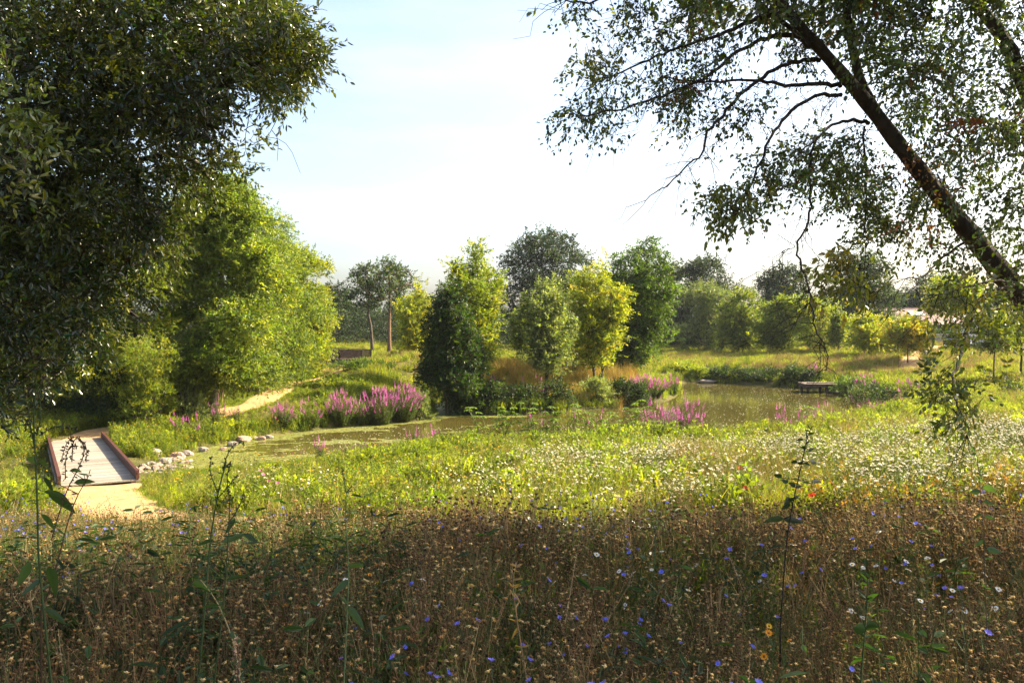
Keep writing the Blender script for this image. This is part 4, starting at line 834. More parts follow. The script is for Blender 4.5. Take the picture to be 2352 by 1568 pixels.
LS = [
 ('small magenta loosestrife nearest the boardwalk on the left bank', 412, 1005, 29.5, 962, 34, 7), ('sparse loosestrife just right of the one nearest the boardwalk', 452, 1003, 30, 965, 30, 5), ('tall single loosestrife cluster standing above the yellow flowers', 497, 985, 31.5, 930, 26, 12),
 ('faint loosestrife between the tall single cluster and the left bank thicket', 545, 985, 33, 945, 26, 4), ('loosestrife starting the long row on the left bank, beside the path', 648, 985, 33.6, 925, 56, 34), ('leafy loosestrife second in the long row, few flowers', 712, 982, 34.6, 925, 60, 18),
 ('bright magenta loosestrife leaning over the channel in mid row', 782, 975, 35.6, 906, 54, 75), ('dark leafy loosestrife between the two brightest of the row', 822, 972, 36.2, 920, 48, 16), ('broad magenta loosestrife second from the row end', 872, 970, 36.6, 896, 70, 90), ('pink loosestrife closing the long row beside the round grey bush', 925, 962, 37.6, 888, 70, 100),
 ('pale loosestrife at the left end of the island under the alder', 1110, 905, 42.5, 868, 80, 14), ('shaded loosestrife below the silvery willow', 1230, 935, 42.4, 878, 70, 8), ('big pink loosestrife at the right point of the island', 1490, 930, 47, 873, 90, 85), ('pale loosestrife left of the big pink one on the island', 1448, 925, 46.6, 882, 40, 18),
 ('small loosestrife on the island corner by open water', 1545, 908, 51, 872, 34, 12), ('lone loosestrife spike on the near bank of the channel', 736, 1065, 25.2, 1003, 16, 6), ('loosestrife low at the water middle, pair of small spikes', 948, 1035, 26.4, 980, 24, 6), ('pinkish loosestrife low on the near bank left of the umbrella leaved plants', 1003, 1030, 26.8, 984, 36, 12),
 ('faint loosestrife on the near bank below the silvery willow', 1240, 1020, 27.8, 950, 50, 8), ('single loosestrife spike on the near bank below the golden maple', 1318, 1015, 27.8, 955, 16, 5), ('faint loosestrife on the near bank before the island point', 1375, 1010, 27.8, 945, 44, 9), ('long pale magenta loosestrife drift on the near pond edge', 1513, 1015, 27.3, 928, 72, 46),
 ('brightest loosestrife of the near pond edge, tall magenta spikes', 1583, 1015, 27.3, 924, 58, 62), ('small loosestrife tuft on the near edge under open water', 1793, 1010, 29.2, 945, 34, 16), ('thin loosestrife stems right of the small tuft on the near edge', 1850, 1010, 30, 936, 40, 8), ('faint pink loosestrife at the near right pond corner', 1900, 1005, 31.5, 938, 44, 8),
 ('loosestrife flowering in front of the dark rounded bush by the pond', 2012, 965, 36, 930, 62, 40), ('loosestrife on the left shoulder of the dark rounded bush', 1972, 955, 38, 912, 40, 20), ('loosestrife topping the dark rounded bush', 2052, 945, 39, 898, 46, 22), ('pale loosestrife in the meadow behind the dark rounded bush', 2085, 915, 44, 872, 50, 12),
 ('faint loosestrife right of the fishing platform', 1990, 905, 50, 866, 46, 14), ('tiny pink loosestrife topping the far bank bushes', 1868, 890, 58.5, 845, 20, 12)]
for i, (lab, px, pb_, Y, top, w, ns) in enumerate(LS):
    q = 640 < px < 940; loosestrife(lab, px, pb_, Y, top - (10 if q else 22 if px < 600 else 16 if 1200 < px < 1960 else 10), w * (1.22 if q else 1.1), int(ns * (1.35 if q else 1.5)), seed=i)
BK = [((.024, .04, .009), 4), ((.014, .024, .007), 3), ((.06, .08, .015), 1)]  # bank foliage darkened in colour to carry the tree shade over it
BB = [('round grey green bush ending the left bank flower row', 965, 38.4, 905, 52, GRY, 5000), ('leafy bush at the foot of the alder on the channel', 985, 47, 880, 60, YG, 4000), ('dark bush under the alder where the channel narrows', 1040, 43, 885, 62, BK, 5000),
 ('low dark bank bush at the left corner of the island', 1075, 40.9, 908, 70, BK, 5000), ('dark bank bush second from the island corner', 1130, 41, 900, 80, BK, 6000), ('dark bank bush below the willow trunk', 1205, 41.6, 892, 85, BK, 6000), ('dark bank bush right of the willow trunk', 1275, 42.2, 888, 85, BK, 6000),
 ('pale feathery bush on the island bank under the golden maple', 1372, 43.8, 872, 75, GRY, 6000), ('dark bank bush between the feathery bush and the pink loosestrife', 1425, 45, 885, 60, BK, 5000), ('dark bush in front of the big pink loosestrife', 1465, 45.2, 890, 60, BK, 5000),
 ('bright green bush at the far inlet of the pond', 1565, 66, 850, 55, YG, 3500), ('small bright bush beside the flat stone at the far edge', 1602, 64.6, 852, 36, YG, 2500), ('dark far bank bush right of the small bright bush', 1660, 64.3, 850, 62, BK, 4000), ('dark far bank bush in the middle of the far row', 1715, 63, 855, 55, BK, 4000),
 ('long dark far bank bush left of the platform', 1768, 61.5, 853, 70, BK, 4500), ('tall dark far bank bush next to the platform', 1822, 59.5, 851, 55, BK, 4500), ('dark far bank bush touching the platform', 1862, 58.3, 857, 40, BK, 3500), ('bright low bush on the bank right of the platform', 1955, 52, 872, 75, ALD, 5000),
 ('dark rounded bush hung with loosestrife at the right pond corner', 2010, 38.2, 895, 125, BK, 9000), ('green mound of nettles on the left grass bank', 830, 50, 832, 110, ALD, 9000), ('low leafy mound beside the left path bend', 770, 43, 868, 120, YG, 8000),
 ('dark shrubby patch in the right hand meadow', 2330, 36, 890, 60, BK, 2500), ('small dark weed patch below the right meadow slope', 2200, 26, 985, 70, BK, 2500)]
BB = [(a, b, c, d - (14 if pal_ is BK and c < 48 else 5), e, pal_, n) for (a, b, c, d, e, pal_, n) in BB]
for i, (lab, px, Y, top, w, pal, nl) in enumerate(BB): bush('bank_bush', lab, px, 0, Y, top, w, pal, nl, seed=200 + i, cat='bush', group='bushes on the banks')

# ------------------------------------------------------------------ meadow plants (templates, never linked to the scene on their own)
def blade_tuft(r, n, h, spread, w, cols, seg=3, lean=.35):
    mb = MB(); a = r.uniform(0, 6.28, n); q = np.sqrt(r.random(n)) * spread; b = np.stack([np.cos(a) * q, np.sin(a) * q, np.full(n, -.03)], 1)
    H_ = h * r.uniform(.55, 1.15, n); dirn = r.normal(0, 1, (n, 2)) * lean; side = nrm(np.stack([r.normal(0, 1, n), r.normal(0, 1, n), np.zeros(n)], 1)); c = pick(cols, n, r) * r.uniform(.75, 1.3, (n, 1)); V = []
    for k in range(seg + 1):
        t = k / seg; p = b + np.stack([dirn[:, 0] * H_ * t * t, dirn[:, 1] * H_ * t * t, H_ * (t - .18 * t * t * (abs(dirn).sum(1)))], 1); ww = w / 2 * (1 - t * .9); V += [p - side * ww, p + side * ww]
    v = np.stack(V, 1).reshape(-1, 3); m = 2 * (seg + 1); q = np.array([[2*k, 2*k+1, 2*k+3, 2*k+2] for k in range(seg)])[None] + (np.arange(n) * m)[:, None, None]; mb.add(v, q, c=np.repeat(c, m, 0)); return mb
def head_disc(mb, C, Nv, r0, r, npet, cpet, ccen, cup=.15, cen=.35):
    """composite flower heads"""
    for c, nv in zip(C, Nv):
        nv = nv / np.linalg.norm(nv); u = np.cross(nv, [.3, .8, .2]); u /= np.linalg.norm(u); v = np.cross(nv, u); a = np.arange(npet) * 2 * np.pi / npet + r.uniform(0, 1)
        D = np.cos(a)[:, None] * u + np.sin(a)[:, None] * v + nv * cup; mb.leaves(c + D * r0 * .18, D, np.tile(nv, (npet, 1)), r0 * r.uniform(.75, 1.05, npet), r0 * 5.2 / npet, np.tile(cpet, (npet, 1)) * r.uniform(.8, 1.15, (npet, 1)))
        if cen: ball(mb, c + nv * r0 * .08, r0 * cen, ccen, nv, .6)
def ball(mb, c, rad, col, nv=None, fl=1.0):
    m = 6; rings = [(-.8, .6), (0, 1), (.75, .66)]; v = []
    nv = np.array([0, 0, 1.]) if nv is None else nv; u = np.cross(nv, [.3, .8, .2]); u /= np.linalg.norm(u); w = np.cross(nv, u)
    for z, q in rings:
        for j in range(m): a = j * 2 * np.pi / m; v.append(c + rad * (q * (math.cos(a) * u + math.sin(a) * w) + z * fl * nv))
    v += [c - nv * rad * fl, c + nv * rad * fl]; q = [[i*m+j, i*m+(j+1) % m, (i+1)*m+(j+1) % m, (i+1)*m+j] for i in range(2) for j in range(m)]
    t = [[18, (j+1) % m, j] for j in range(m)] + [[19, 12+j, 12+(j+1) % m] for j in range(m)]; mb.add(v, q, t, c=col)
def stems(mb, r, n, h, spread, rad, col, lean=.12, leafn=4, leafc=None, leafL=.06, leafW=.008):
    a = r.uniform(0, 6.28, n); q = np.sqrt(r.random(n)) * spread; A = np.stack([np.cos(a) * q, np.sin(a) * q, np.full(n, -.03)], 1); hh = h * r.uniform(.7, 1.1, n)
    m = A + np.stack([r.normal(0, lean * .4, n) * hh, r.normal(0, lean * .4, n) * hh, hh * .55], 1); B = m + np.stack([r.normal(0, lean, n) * hh, r.normal(0, lean, n) * hh, hh * .45], 1)
    mb.segs(A, m, rad, rad * .8, col); mb.segs(m, B, rad * .8, rad * .55, col)
    if leafn:
        k = n * leafn; t = r.uniform(.1, .85, (n, leafn, 1)); Bp = np.where(t < .55, A[:, None] + (m - A)[:, None] * t / .55, m[:, None] + (B - m)[:, None] * (t - .55) / .45).reshape(-1, 3); D = r.normal(0, 1, (k, 3)); D[:, 2] = abs(D[:, 2]) + .3
        mb.leaves(Bp, D, r.normal(0, 1, (k, 3)), leafL * r.uniform(.5, 1.2, k), leafW, np.tile(leafc if leafc is not None else col, (k, 1)) * r.uniform(.7, 1.3, (k, 1)))
    return A, m, B
GRN = [((.21, .215, .02), 4), ((.14, .165, .016), 3), ((.29, .26, .035), 2), ((.07, .10, .014), 2)]
STR = [((.33, .22, .09), 3), ((.24, .17, .06), 3), ((.18, .17, .04), 3)]
DRYG = [((.2, .15, .07), 3), ((.12, .09, .04), 3), ((.11, .12, .03), 3)]
def coll(name): return bpy.data.collections.new(name)
def put_t(c, mb, name, mats):
    o = bpy.data.objects.new(name, mb.mesh(name, mats)); c.objects.link(o); return o
def tset(name, fn, n, mat, seed):
    c = coll(name)
    for i in range(n): put_t(c, fn(np.random.default_rng(seed + i)), name, M[mat])
    return c
def t_dry(r):
    mb = MB(); br_ = np.array([(.2, .12, .055), (.26, .17, .08), (.11, .12, .04)][r.integers(3)]); A, m, B = stems(mb, r, 7, .62, .11, .0018, br_ * r.uniform(.6, 1.1), .16, 16, np.array([(.18, .135, .05), (.12, .14, .032), (.30, .21, .085)][r.integers(3)]), .034, .0075)
    for i in range(7):
        base = m[i]; ends = [B[i]]
        for k in range(r.integers(1, 4)): e = base + (B[i] - base) * r.uniform(.5, 1) + np.array([r.normal(0, .05), r.normal(0, .05), r.uniform(.0, .09)]); mb.segs([base + (B[i] - base) * .3], [e], .0016, .0012, br_); ends.append(e)
        for e in ends:
            hc = np.array([(.12, .06, .022), (.19, .10, .03), (.05, .033, .015), (.34, .2, .06), (.42, .3, .13), (.10, .055, .02)][r.integers(6)]); nv = nrm(np.array([[r.normal(0, .35), r.normal(0, .35), 1]]))[0]; s = r.uniform(.0055, .0095)
            ball(mb, e, s, hc, nv, .75); k = 7; a = r.uniform(0, 6.28, k); D = np.stack([np.cos(a), np.sin(a), r.uniform(-.3, .7, k)], 1); mb.leaves(np.tile(e, (k, 1)), D, r.normal(0, 1, (k, 3)), s * 1.9, s * .5, np.tile(hc * 1.5, (k, 1)))
    return mb
def t_weed(r):
    mb = MB(); A, m, B = stems(mb, r, 3, .62, .05, .003, (.06, .085, .03), .16, 0)
    for a, b, c in zip(A, m, B):
        k = 9; t = r.uniform(.25, 1, k); q = np.where(t[:, None] < .55, a + (b - a) * (t / .55)[:, None], b + (c - b) * ((t - .55) / .45)[:, None]); an = r.uniform(0, 6.28, k); D = np.stack([np.cos(an), np.sin(an), r.uniform(-.4, .4, k)], 1)
        mb.leaves(q, D, np.tile([0, 0, 1.], (k, 1)) + r.normal(0, .4, (k, 3)), r.uniform(.05, .11, k), .026, np.tile((.03, .055, .016), (k, 1)) * r.uniform(.6, 1.5, (k, 1)), True)
    return mb
def t_stalk(r):
    mb = MB(); A, m, B = stems(mb, r, 2, .8, .05, .0022, (.32, .24, .12), .3, 3, np.array((.24, .17, .08)), .07, .008)
    for a, b in zip(m, B):
        k = 14; t = r.uniform(.45, 1.05, (k, 1)); mb.leaves(a + (b - a) * t, r.normal(0, 1, (k, 3)) + [0, 0, 1], r.normal(0, 1, (k, 3)), .016, .007, np.tile((.3, .22, .12), (k, 1)))
    return mb
def t_green(r):
    mb = MB(); A, m, B = stems(mb, r, 5, .56, .10, .002, (.08, .1, .03), .16, 26, np.array((.075, .10, .025)) * r.uniform(.7, 1.4), .05, .012); return mb
def t_blue(r):
    mb = MB(); A, m, B = stems(mb, r, 2, .66, .06, .0018, (.1, .13, .07), .1, 7, np.array((.09, .12, .06)), .09, .006)
    for e in B: nv = np.array([r.normal(0, .4), r.normal(-.2, .4), 1.]); head_disc(mb, [e], [nv], .0175, r, 9, np.array([(.15, .17, .66), (.2, .18, .6), (.12, .14, .56), (.3, .2, .6)][r.integers(4)]), (.2, .1, .4), .6, .25); ball(mb, e - nv / np.linalg.norm(nv) * .008, .006, (.06, .07, .03))
    return mb
def t_daisy(r):
    mb = MB(); A, m, B = stems(mb, r, 2, .60, .07, .0018, (.1, .13, .04), .1, 6, np.array((.08, .11, .03)), .05, .007)
    for e in B: head_disc(mb, [e], [np.array([r.normal(0, .5), r.normal(-.2, .5), 1.])], .021, r, 13, np.array((.75, .74, .68)), (.5, .32, .03), .05, .36)
    return mb
def t_gold(r):
    mb = MB(); A, m, B = stems(mb, r, 2, .58, .06, .0019, (.1, .12, .04), .1, 6, np.array((.09, .11, .03)), .05, .01)
    for e in B: head_disc(mb, [e], [np.array([r.normal(0, .5), r.normal(-.2, .5), 1.])], .017, r, 11, np.array([(.75, .3, .02), (.7, .42, .03)][r.integers(2)]), (.3, .13, .02), .2, .4)
    return mb
def t_mayweed(r):
    mb = blade_tuft(r, 10, .4, .14, .006, GRN, 2); A, m, B = stems(mb, r, 7, .48, .16, .0025, (.13, .15, .03), .12, 4, np.array((.12, .15, .03)), .07, .012)
    for e in B: head_disc(mb, [e], [np.array([r.normal(0, .4), r.normal(-.25, .35), 1.])], .0135, r, 7, np.array((.74, .72, .62)), (.6, .4, .03), .0, .42)
    return mb
def t_yellow(r):
    mb = blade_tuft(r, 10, .4, .14, .006, GRN, 2); A, m, B = stems(mb, r, 7, .46, .16, .0025, (.13, .15, .03), .12, 4, np.array((.12, .15, .03)), .07, .012)
    for e in B: head_disc(mb, [e], [np.array([r.normal(0, .3), r.normal(-.1, .3), 1.])], .015, r, 5, np.array((.7, .46, .02)), (.5, .25, .02), .1, .4)
    return mb
def t_forb(r):
    mb = MB(); A, m, B = stems(mb, r, 9, .50, .17, .003, (.11, .13, .03), .2, 30, np.array([(.2, .22, .02), (.12, .16, .018)][r.integers(2)]) * r.uniform(.6, 1.15), .065, .026); return mb
TS = {
 'dry': tset('dry_flower_plant', t_dry, 8, 'dry', 10), 'weed': tset('dark_leafy_weed', t_weed, 6, 'meadow', 190), 'stalk': tset('dry_stalk_plant', t_stalk, 6, 'dry', 180), 'green': tset('leafy_green_plant', t_green, 5, 'meadow', 30), 'blue': tset('cornflower_plant', t_blue, 6, 'petal', 50), 'daisy': tset('daisy_plant', t_daisy, 5, 'petal', 60),
 'gold': tset('marigold_plant', t_gold, 5, 'petal', 70), 'may': tset('mayweed_plant', t_mayweed, 5, 'petal', 80), 'yel': tset('yellow_flower_plant', t_yellow, 5, 'petal', 90), 'forb': tset('tall_forb', t_forb, 6, 'meadow', 100),
 'grass': tset('grass_tuft', lambda r: blade_tuft(r, 34, .42, .16, .008, GRN), 6, 'meadow', 110), 'grassf': tset('far_grass_tuft', lambda r: blade_tuft(r, 40, .40, .34, .022, GRN, 2), 6, 'meadow', 120),
 'straw': tset('straw_tuft', lambda r: blade_tuft(r, 34, .6, .16, .007, STR, 3, .25), 5, 'dry', 130), 'strawf': tset('far_straw_tuft', lambda r: blade_tuft(r, 40, .45, .34, .02, STR, 2, .3), 5, 'dry', 140),
 'drygrass': tset('dry_grass_tuft', lambda r: blade_tuft(r, 12, .36, .14, .005, DRYG, 3, .5), 5, 'dry', 150),
 'orange': tset('rusty_grass_tuft', lambda r: blade_tuft(r, 46, .85, .3, .02, [((.42, .25, .05), 3), ((.34, .24, .07), 3), ((.26, .26, .04), 2)], 3, .22), 4, 'dry', 160),
 'short': tset('short_grass_tuft', lambda r: blade_tuft(r, 40, .14, .16, .007, [((.16, .2, .02), 3), ((.12, .16, .02), 3)], 2), 4, 'meadow', 170)}
def scatter(name, label, cat, sets, X, Y, kinds, scale, r, tilt=.12, zoff=0):
    """one 'stuff' object: geometry nodes put a real plant on every point"""
    Z = H(X, Y) + zoff; n = len(X); me = bpy.data.meshes.new(name); me.vertices.add(n); me.vertices.foreach_set('co', np.stack([X, Y, Z], 1).astype(np.float32).ravel())
    c = coll(name + '_plants'); order = []; ti = np.zeros(n, int); names = []
    for s in sets:
        for o in TS[s].objects: names.append((o.name, s)); c.objects.link(o)
    names.sort(); by = {s: [i for i, (a, b) in enumerate(names) if b == s] for s in sets}
    for k, s in enumerate(sets):
        m = kinds == k; ti[m] = np.array(by[s])[r.integers(0, len(by[s]), m.sum())]
    rot = np.stack([r.normal(0, tilt, n), r.normal(0, tilt, n), r.uniform(0, 6.28, n)], 1)
    a = me.attributes.new('rot', 'FLOAT_VECTOR', 'POINT'); a.data.foreach_set('vector', rot.astype(np.float32).ravel())
    a = me.attributes.new('sc', 'FLOAT', 'POINT'); a.data.foreach_set('value', np.asarray(scale).astype(np.float32)); a = me.attributes.new('idx', 'INT', 'POINT'); a.data.foreach_set('value', ti.astype(np.int32))
    o = bpy.data.objects.new(name, me); S.collection.objects.link(o); tag(o, label, cat, kind='stuff')
    ng = bpy.data.node_groups.new(name, 'GeometryNodeTree'); ng.interface.new_socket('Geometry', in_out='INPUT', socket_type='NodeSocketGeometry'); ng.interface.new_socket('Geometry', in_out='OUTPUT', socket_type='NodeSocketGeometry')
    N = ng.nodes; gi, go = N.new('NodeGroupInput'), N.new('NodeGroupOutput'); ip = N.new('GeometryNodeInstanceOnPoints'); ci = N.new('GeometryNodeCollectionInfo'); ci.inputs[0].default_value = c; ci.inputs['Separate Children'].default_value = True; ci.inputs['Reset Children'].default_value = True
    def att(nm, ty): q = N.new('GeometryNodeInputNamedAttribute'); q.data_type = ty; q.inputs[0].default_value = nm; return q.outputs[0]
    e = N.new('FunctionNodeEulerToRotation'); L = ng.links; L.new(att('rot', 'FLOAT_VECTOR'), e.inputs[0]); L.new(gi.outputs[0], ip.inputs['Points']); L.new(ci.outputs[0], ip.inputs['Instance']); ip.inputs['Pick Instance'].default_value = True
    L.new(att('idx', 'INT'), ip.inputs['Instance Index']); L.new(e.outputs[0], ip.inputs['Rotation']); L.new(att('sc', 'FLOAT'), ip.inputs['Scale']); L.new(ip.outputs[0], go.inputs[0])
    md = o.modifiers.new('plants', 'NODES'); md.node_group = ng; return o

def cand(n, y0, y1, r, wide=.66, ypow=1.0):
    """random ground points inside a wedge a little wider than the view"""
    Y = np.sqrt(r.uniform(y0 * y0, y1 * y1, n)) if ypow == 1 else y0 + (y1 - y0) * r.random(n) ** ypow
    X = r.uniform(-1, 1, n) * (wide * Y + 1.2); return X, Y
def clear(X, Y, m=0.0, w=0.0):
    return (pond_sd(X, Y) > .05 + m) & (seg_dist(X, Y, NPATH, False) > .82 + w) & (seg_dist(X, Y, FPATH, False) > .74 + w) & (seg_dist(X, Y, RPATH, False) > .76 + w) & (seg_dist(X, Y, np.array([(-9.1, 19.1), (-14.6, 28.5)]), False) > .98)
def rubble(X, Y): return (X > -12.4) & (X < -8.6) & (Y > 22.2) & (Y < 25.9)
def pathz(X): return np.interp(X, [-9.3, -6.4, -4, -1.5, 1.5, 5, 10, 18], [19.3, 14.6, 12.2, 10.3, 9.1, 8.5, 8.3, 9.3])
def meadow():
    r = np.random.default_rng(9)
    # 1 near border of dry flowers between the camera and the path
    X, Y = cand(7600, 1.7, 11.5, r, .70); X2, Y2 = cand(3200, 5.2, 8.4, r, .7); k2 = X2 > -1; X3, Y3 = cand(2600, 1.6, 4.6, r, .72); X, Y = np.r_[X, X2[k2], X3], np.r_[Y, Y2[k2], Y3]; k = (Y < pathz(X) - .95) & ((X > -9) | (Y < 12)) & (vnoise(X, Y, .5, 20) > .12); X, Y = X[k], Y[k]; u = r.random(len(X)); g = vnoise(X, Y, 1.5, 21)
    gl = np.clip(.25 - X / 14, .08, .5) + .3 * sst(Y, 5.5, 7.5) + .3 * sst(-X, 1.5, 3.5); g2 = sst(vnoise(X, Y, .9, 37), .35, .65); fy = 1 - .4 * sst(Y, 5, 7.5); kinds = np.select([u < (.36 + .30 * g2) * fy, u < (.36 + .30 * g2) * fy + .10 + gl * g, u < .93], [0, 1, 2], 3)
    scatter('dry_flowers', 'brown dried flowers and seed heads crowding the near edge of the meadow', 'flowers', ['dry', 'green', 'drygrass', 'straw'], X, Y, kinds, r.uniform(.65, 1.12, len(X)) * np.interp(Y, [2, 4, 5.5, 6.5, 8], [.66, .8, .95, 1.02, .85]) * (.72 + .55 * vnoise(X, Y, .8, 35)) * np.where(X < -2.6, .84, 1), r)
    def fl(nm, lab, cat, st, n, y0, y1, f, sc=(.85, 1.15), sd=0):
        q = np.random.default_rng(900 + sd); X, Y = cand(n, y0, y1, q, .68); k = f(X, Y, q) & clear(X, Y); X, Y = X[k], Y[k]; scatter(nm, lab, cat, [st], X, Y, np.zeros(len(X), int), q.uniform(*sc, len(X)), q)
    fl('cornflowers', 'blue and violet cornflowers dotted among the brown seed heads', 'flowers', 'blue', 1500, 1.8, 13, lambda x, y, q: (y < pathz(x) + .3) & (vnoise(x, y, .9, 22) > .45) & (q.random(len(x)) < .62), (.72, 1.0), 1)
    fl('daisies', 'white daisies near the bottom of the flower border', 'flowers', 'daisy', 900, 1.8, 8, lambda x, y, q: (y < pathz(x)) & (x > -1) & (vnoise(x, y, 1, 23) > .5) & (q.random(len(x)) < .5), (.62, .9), 2)
    fl('marigolds', 'orange and yellow marigold flowers in the dry border', 'flowers', 'gold', 1700, 1.8, 11, lambda x, y, q: (y < pathz(x)) & (x > -2.5 * q.random(len(x))) & (vnoise(x, y, 1.1, 24) > .48) & (q.random(len(x)) < .5), (.62, .95), 3)
    fl('dry_stalks', 'pale dry stalks leaning above the brown flower border', 'flowers', 'stalk', 1300, 3.0, 12, lambda x, y, q: (y < pathz(x)) & (q.random(len(x)) < .4), (.5, .9), 6)
    fl('leafy_weeds', 'dark green broad leaved weeds scattered through the shaded border', 'plants', 'weed', 1300, 1.7, 8, lambda x, y, q: (y < pathz(x)) & (q.random(len(x)) < np.where(x < -.12 * y, .95, .16)), (.7, 1.15), 7)
    # 2 meadow between path and pond
    X, Y = cand(46000, 8, 42, r, .68); k = clear(X, Y) & ((Y > pathz(X) + .5) | ((X < -8.6) & (Y > 9))) & ~rubble(X, Y); X, Y = X[k], Y[k]; n = len(X); u = r.random(n); ps = pond_sd(X, Y)
    fo = np.clip((1.2 - abs(ps - 1.4) / 3.2), 0, 1) * .45 + .30 + .25 * (vnoise(X, Y, 2.5, 25) > .55); fo = fo * np.where((X > -1) & (ps > 4), np.where(Y < 13, .18, .45), 1); st = .08 + .25 * (vnoise(X, Y, 4, 26) > .6) * (X > 3) + .12 * ((X > .2 * Y) & (Y < 15))
    kinds = np.where(u < fo, 1, np.where(u < fo + st, 2, 0)); keep = r.random(n) < np.clip(1.25 - Y / 60, .5, 1)
    sc = r.uniform(.75, 1.2, n) * (.55 + .9 * vnoise(X, Y, 1.1, 27)); sc = sc * np.where(ps < 4, np.interp(X, [-9, -4, -1, 3, 12, 20], [.55, .62, .95, 1.12, 1.15, .9]), 1); sc = np.where((X < -4.5) & (Y > 16.5) & (Y < 25), sc * np.interp(X, [-7, -4.5], [.5, 1]), sc); fp = seg_dist(X, Y, FPATH, False); sc = np.where((fp < 2.6) & (Y > 32.5), sc * .38, sc)
    scatter('meadow_grass', 'bright yellow green meadow plants between the path and the pond', 'grass', ['grass', 'forb', 'straw'], X[keep], Y[keep], kinds[keep], sc[keep], r)
    X, Y = cand(17000, 9, 26, r, .68); d = vnoise(X, Y, 2.2, 28); k = clear(X, Y) & (Y > pathz(X) + .6) & (r.random(len(X)) < np.clip((X + 1.5) / 4, .04, 1) * np.clip((d * .5 + vnoise(X, Y, .6, 36) * .5 - .2) * 1.6, .05, .8) * np.where(Y > 19 + .25 * X, .06, 1)); X, Y = X[k], Y[k]
    scatter('mayweed', 'drifts of small white daisy flowers across the bright meadow', 'flowers', ['may'], X, Y, np.zeros(len(X), int), r.uniform(1.0, 1.45, len(X)), r)
    X, Y = cand(5200, 9, 40, r, .68); d = vnoise(X, Y, 1.7, 29); lb_ = (X < -8) & (Y > 24) & (Y < 36); k = clear(X, Y) & ~rubble(X, Y) & (Y > pathz(X) + .6) & (r.random(len(X)) < np.where(lb_, .9, .5 * (d > .42) * (Y < 26) * np.where(X > 4, .45, 1))); X, Y = X[k], Y[k]
    scatter('yellow_flowers', 'small yellow flowers sprinkled through the meadow grass', 'flowers', ['yel'], X, Y, np.zeros(len(X), int), r.uniform(.85, 1.35, len(X)), r)
    # 3 far meadows
    X, Y = cand(52000, 30, 100, r, .66); k = clear(X, Y) & ~((Y < 42) & (X > -6) & (pond_sd(X, Y) < 0)); X, Y = X[k], Y[k]; n = len(X)
    near = (Y < 42) & (seg_dist(X, Y, POND, True) < 200) & (X > -8) & (Y < 41) & (X < 14); k = ~near; X, Y = X[k], Y[k]; n = len(X); u = r.random(n); g = vnoise(X, Y, 6, 30)
    isl = (X > -2.5) & (X < 7.5) & (Y > 43.2) & (Y < 53); st = np.where(X > 8, .22 + .3 * (g > .5), .1 + .2 * (g > .6)); kinds = np.where(u < st, 1, np.where(u > .78, 3, 0)); kinds = np.where(isl & (u < .5) & (vnoise(X, Y, 1.8, 31) > .33), 2, kinds)
    kinds = np.where((X < -8) & (seg_dist(X, Y, np.array([(-13.5, 40), (-14, 47), (-15.5, 62)]), False) < 1.1) & (u < .6), 2, kinds); fb = seg_dist(X, Y, POND, True) < 2.0; kinds = np.where(fb & (u < .6) & ~isl, 3, kinds)
    lawn = (X < -9.5) & (X > -16) & (Y > 36) & (Y < 60) & (u > .35); sc = r.uniform(.75, 1.35, n) * (.75 + .5 * vnoise(X, Y, 2, 32)); sc = np.where(lawn, sc * .5, sc); sc = np.where((seg_dist(X, Y, FPATH, False) < 2.6) & (Y < 49), sc * .38, sc); sc = np.where((X < -9.5) & (Y > 49) & (Y < 70), sc * .6, sc); sc = np.where((kinds == 3), sc * .85, sc)
    scatter('far_meadow', 'sunlit grass of the far banks with straw and rusty patches', 'grass', ['grassf', 'strawf', 'orange', 'forb'], X, Y, kinds, sc, r)
    # left lawn and path edges
    X = r.uniform(-26, -7, 11000); Y = r.uniform(26, 44, 11000); k = clear(X, Y, .3); X, Y = X[k], Y[k]; n = len(X); kinds = np.where(r.random(n) < .6, 1, 0); scatter('bank_grass', 'yellow green grass around the left path and boardwalk', 'grass', ['grass', 'forb'], X, Y, kinds, r.uniform(.7, 1.2, n) * np.where((seg_dist(X, Y, FPATH, False) < 2.6) & (Y > 32.5), .34, 1.05), r)
    P_ = []
    for path, w in ((NPATH, .82), (FPATH, .76)):
        d = np.diff(path, axis=0); L = np.hypot(*d.T); i = r.choice(len(d), 1500, p=L / L.sum()); t = r.random((1500, 1)); q = path[i] + d[i] * t; nn = np.stack([-d[i, 1], d[i, 0]], 1) / L[i, None]; P_.append(q + nn * (np.where(r.random((1500, 1)) < .5, -1, 1) * (w + r.normal(.0, .14, (1500, 1)))))
    P_ = np.concatenate(P_); P_ = P_[seg_dist(P_[:, 0], P_[:, 1], np.array([(-9.1, 19.1), (-14.6, 28.5)]), False) > 1.0]; scatter('verge_grass', 'short grass fringing the sandy paths', 'grass', ['short'], P_[:, 0], P_[:, 1], np.zeros(len(P_), int), r.uniform(.5, 1.2, len(P_)), r)
meadow()

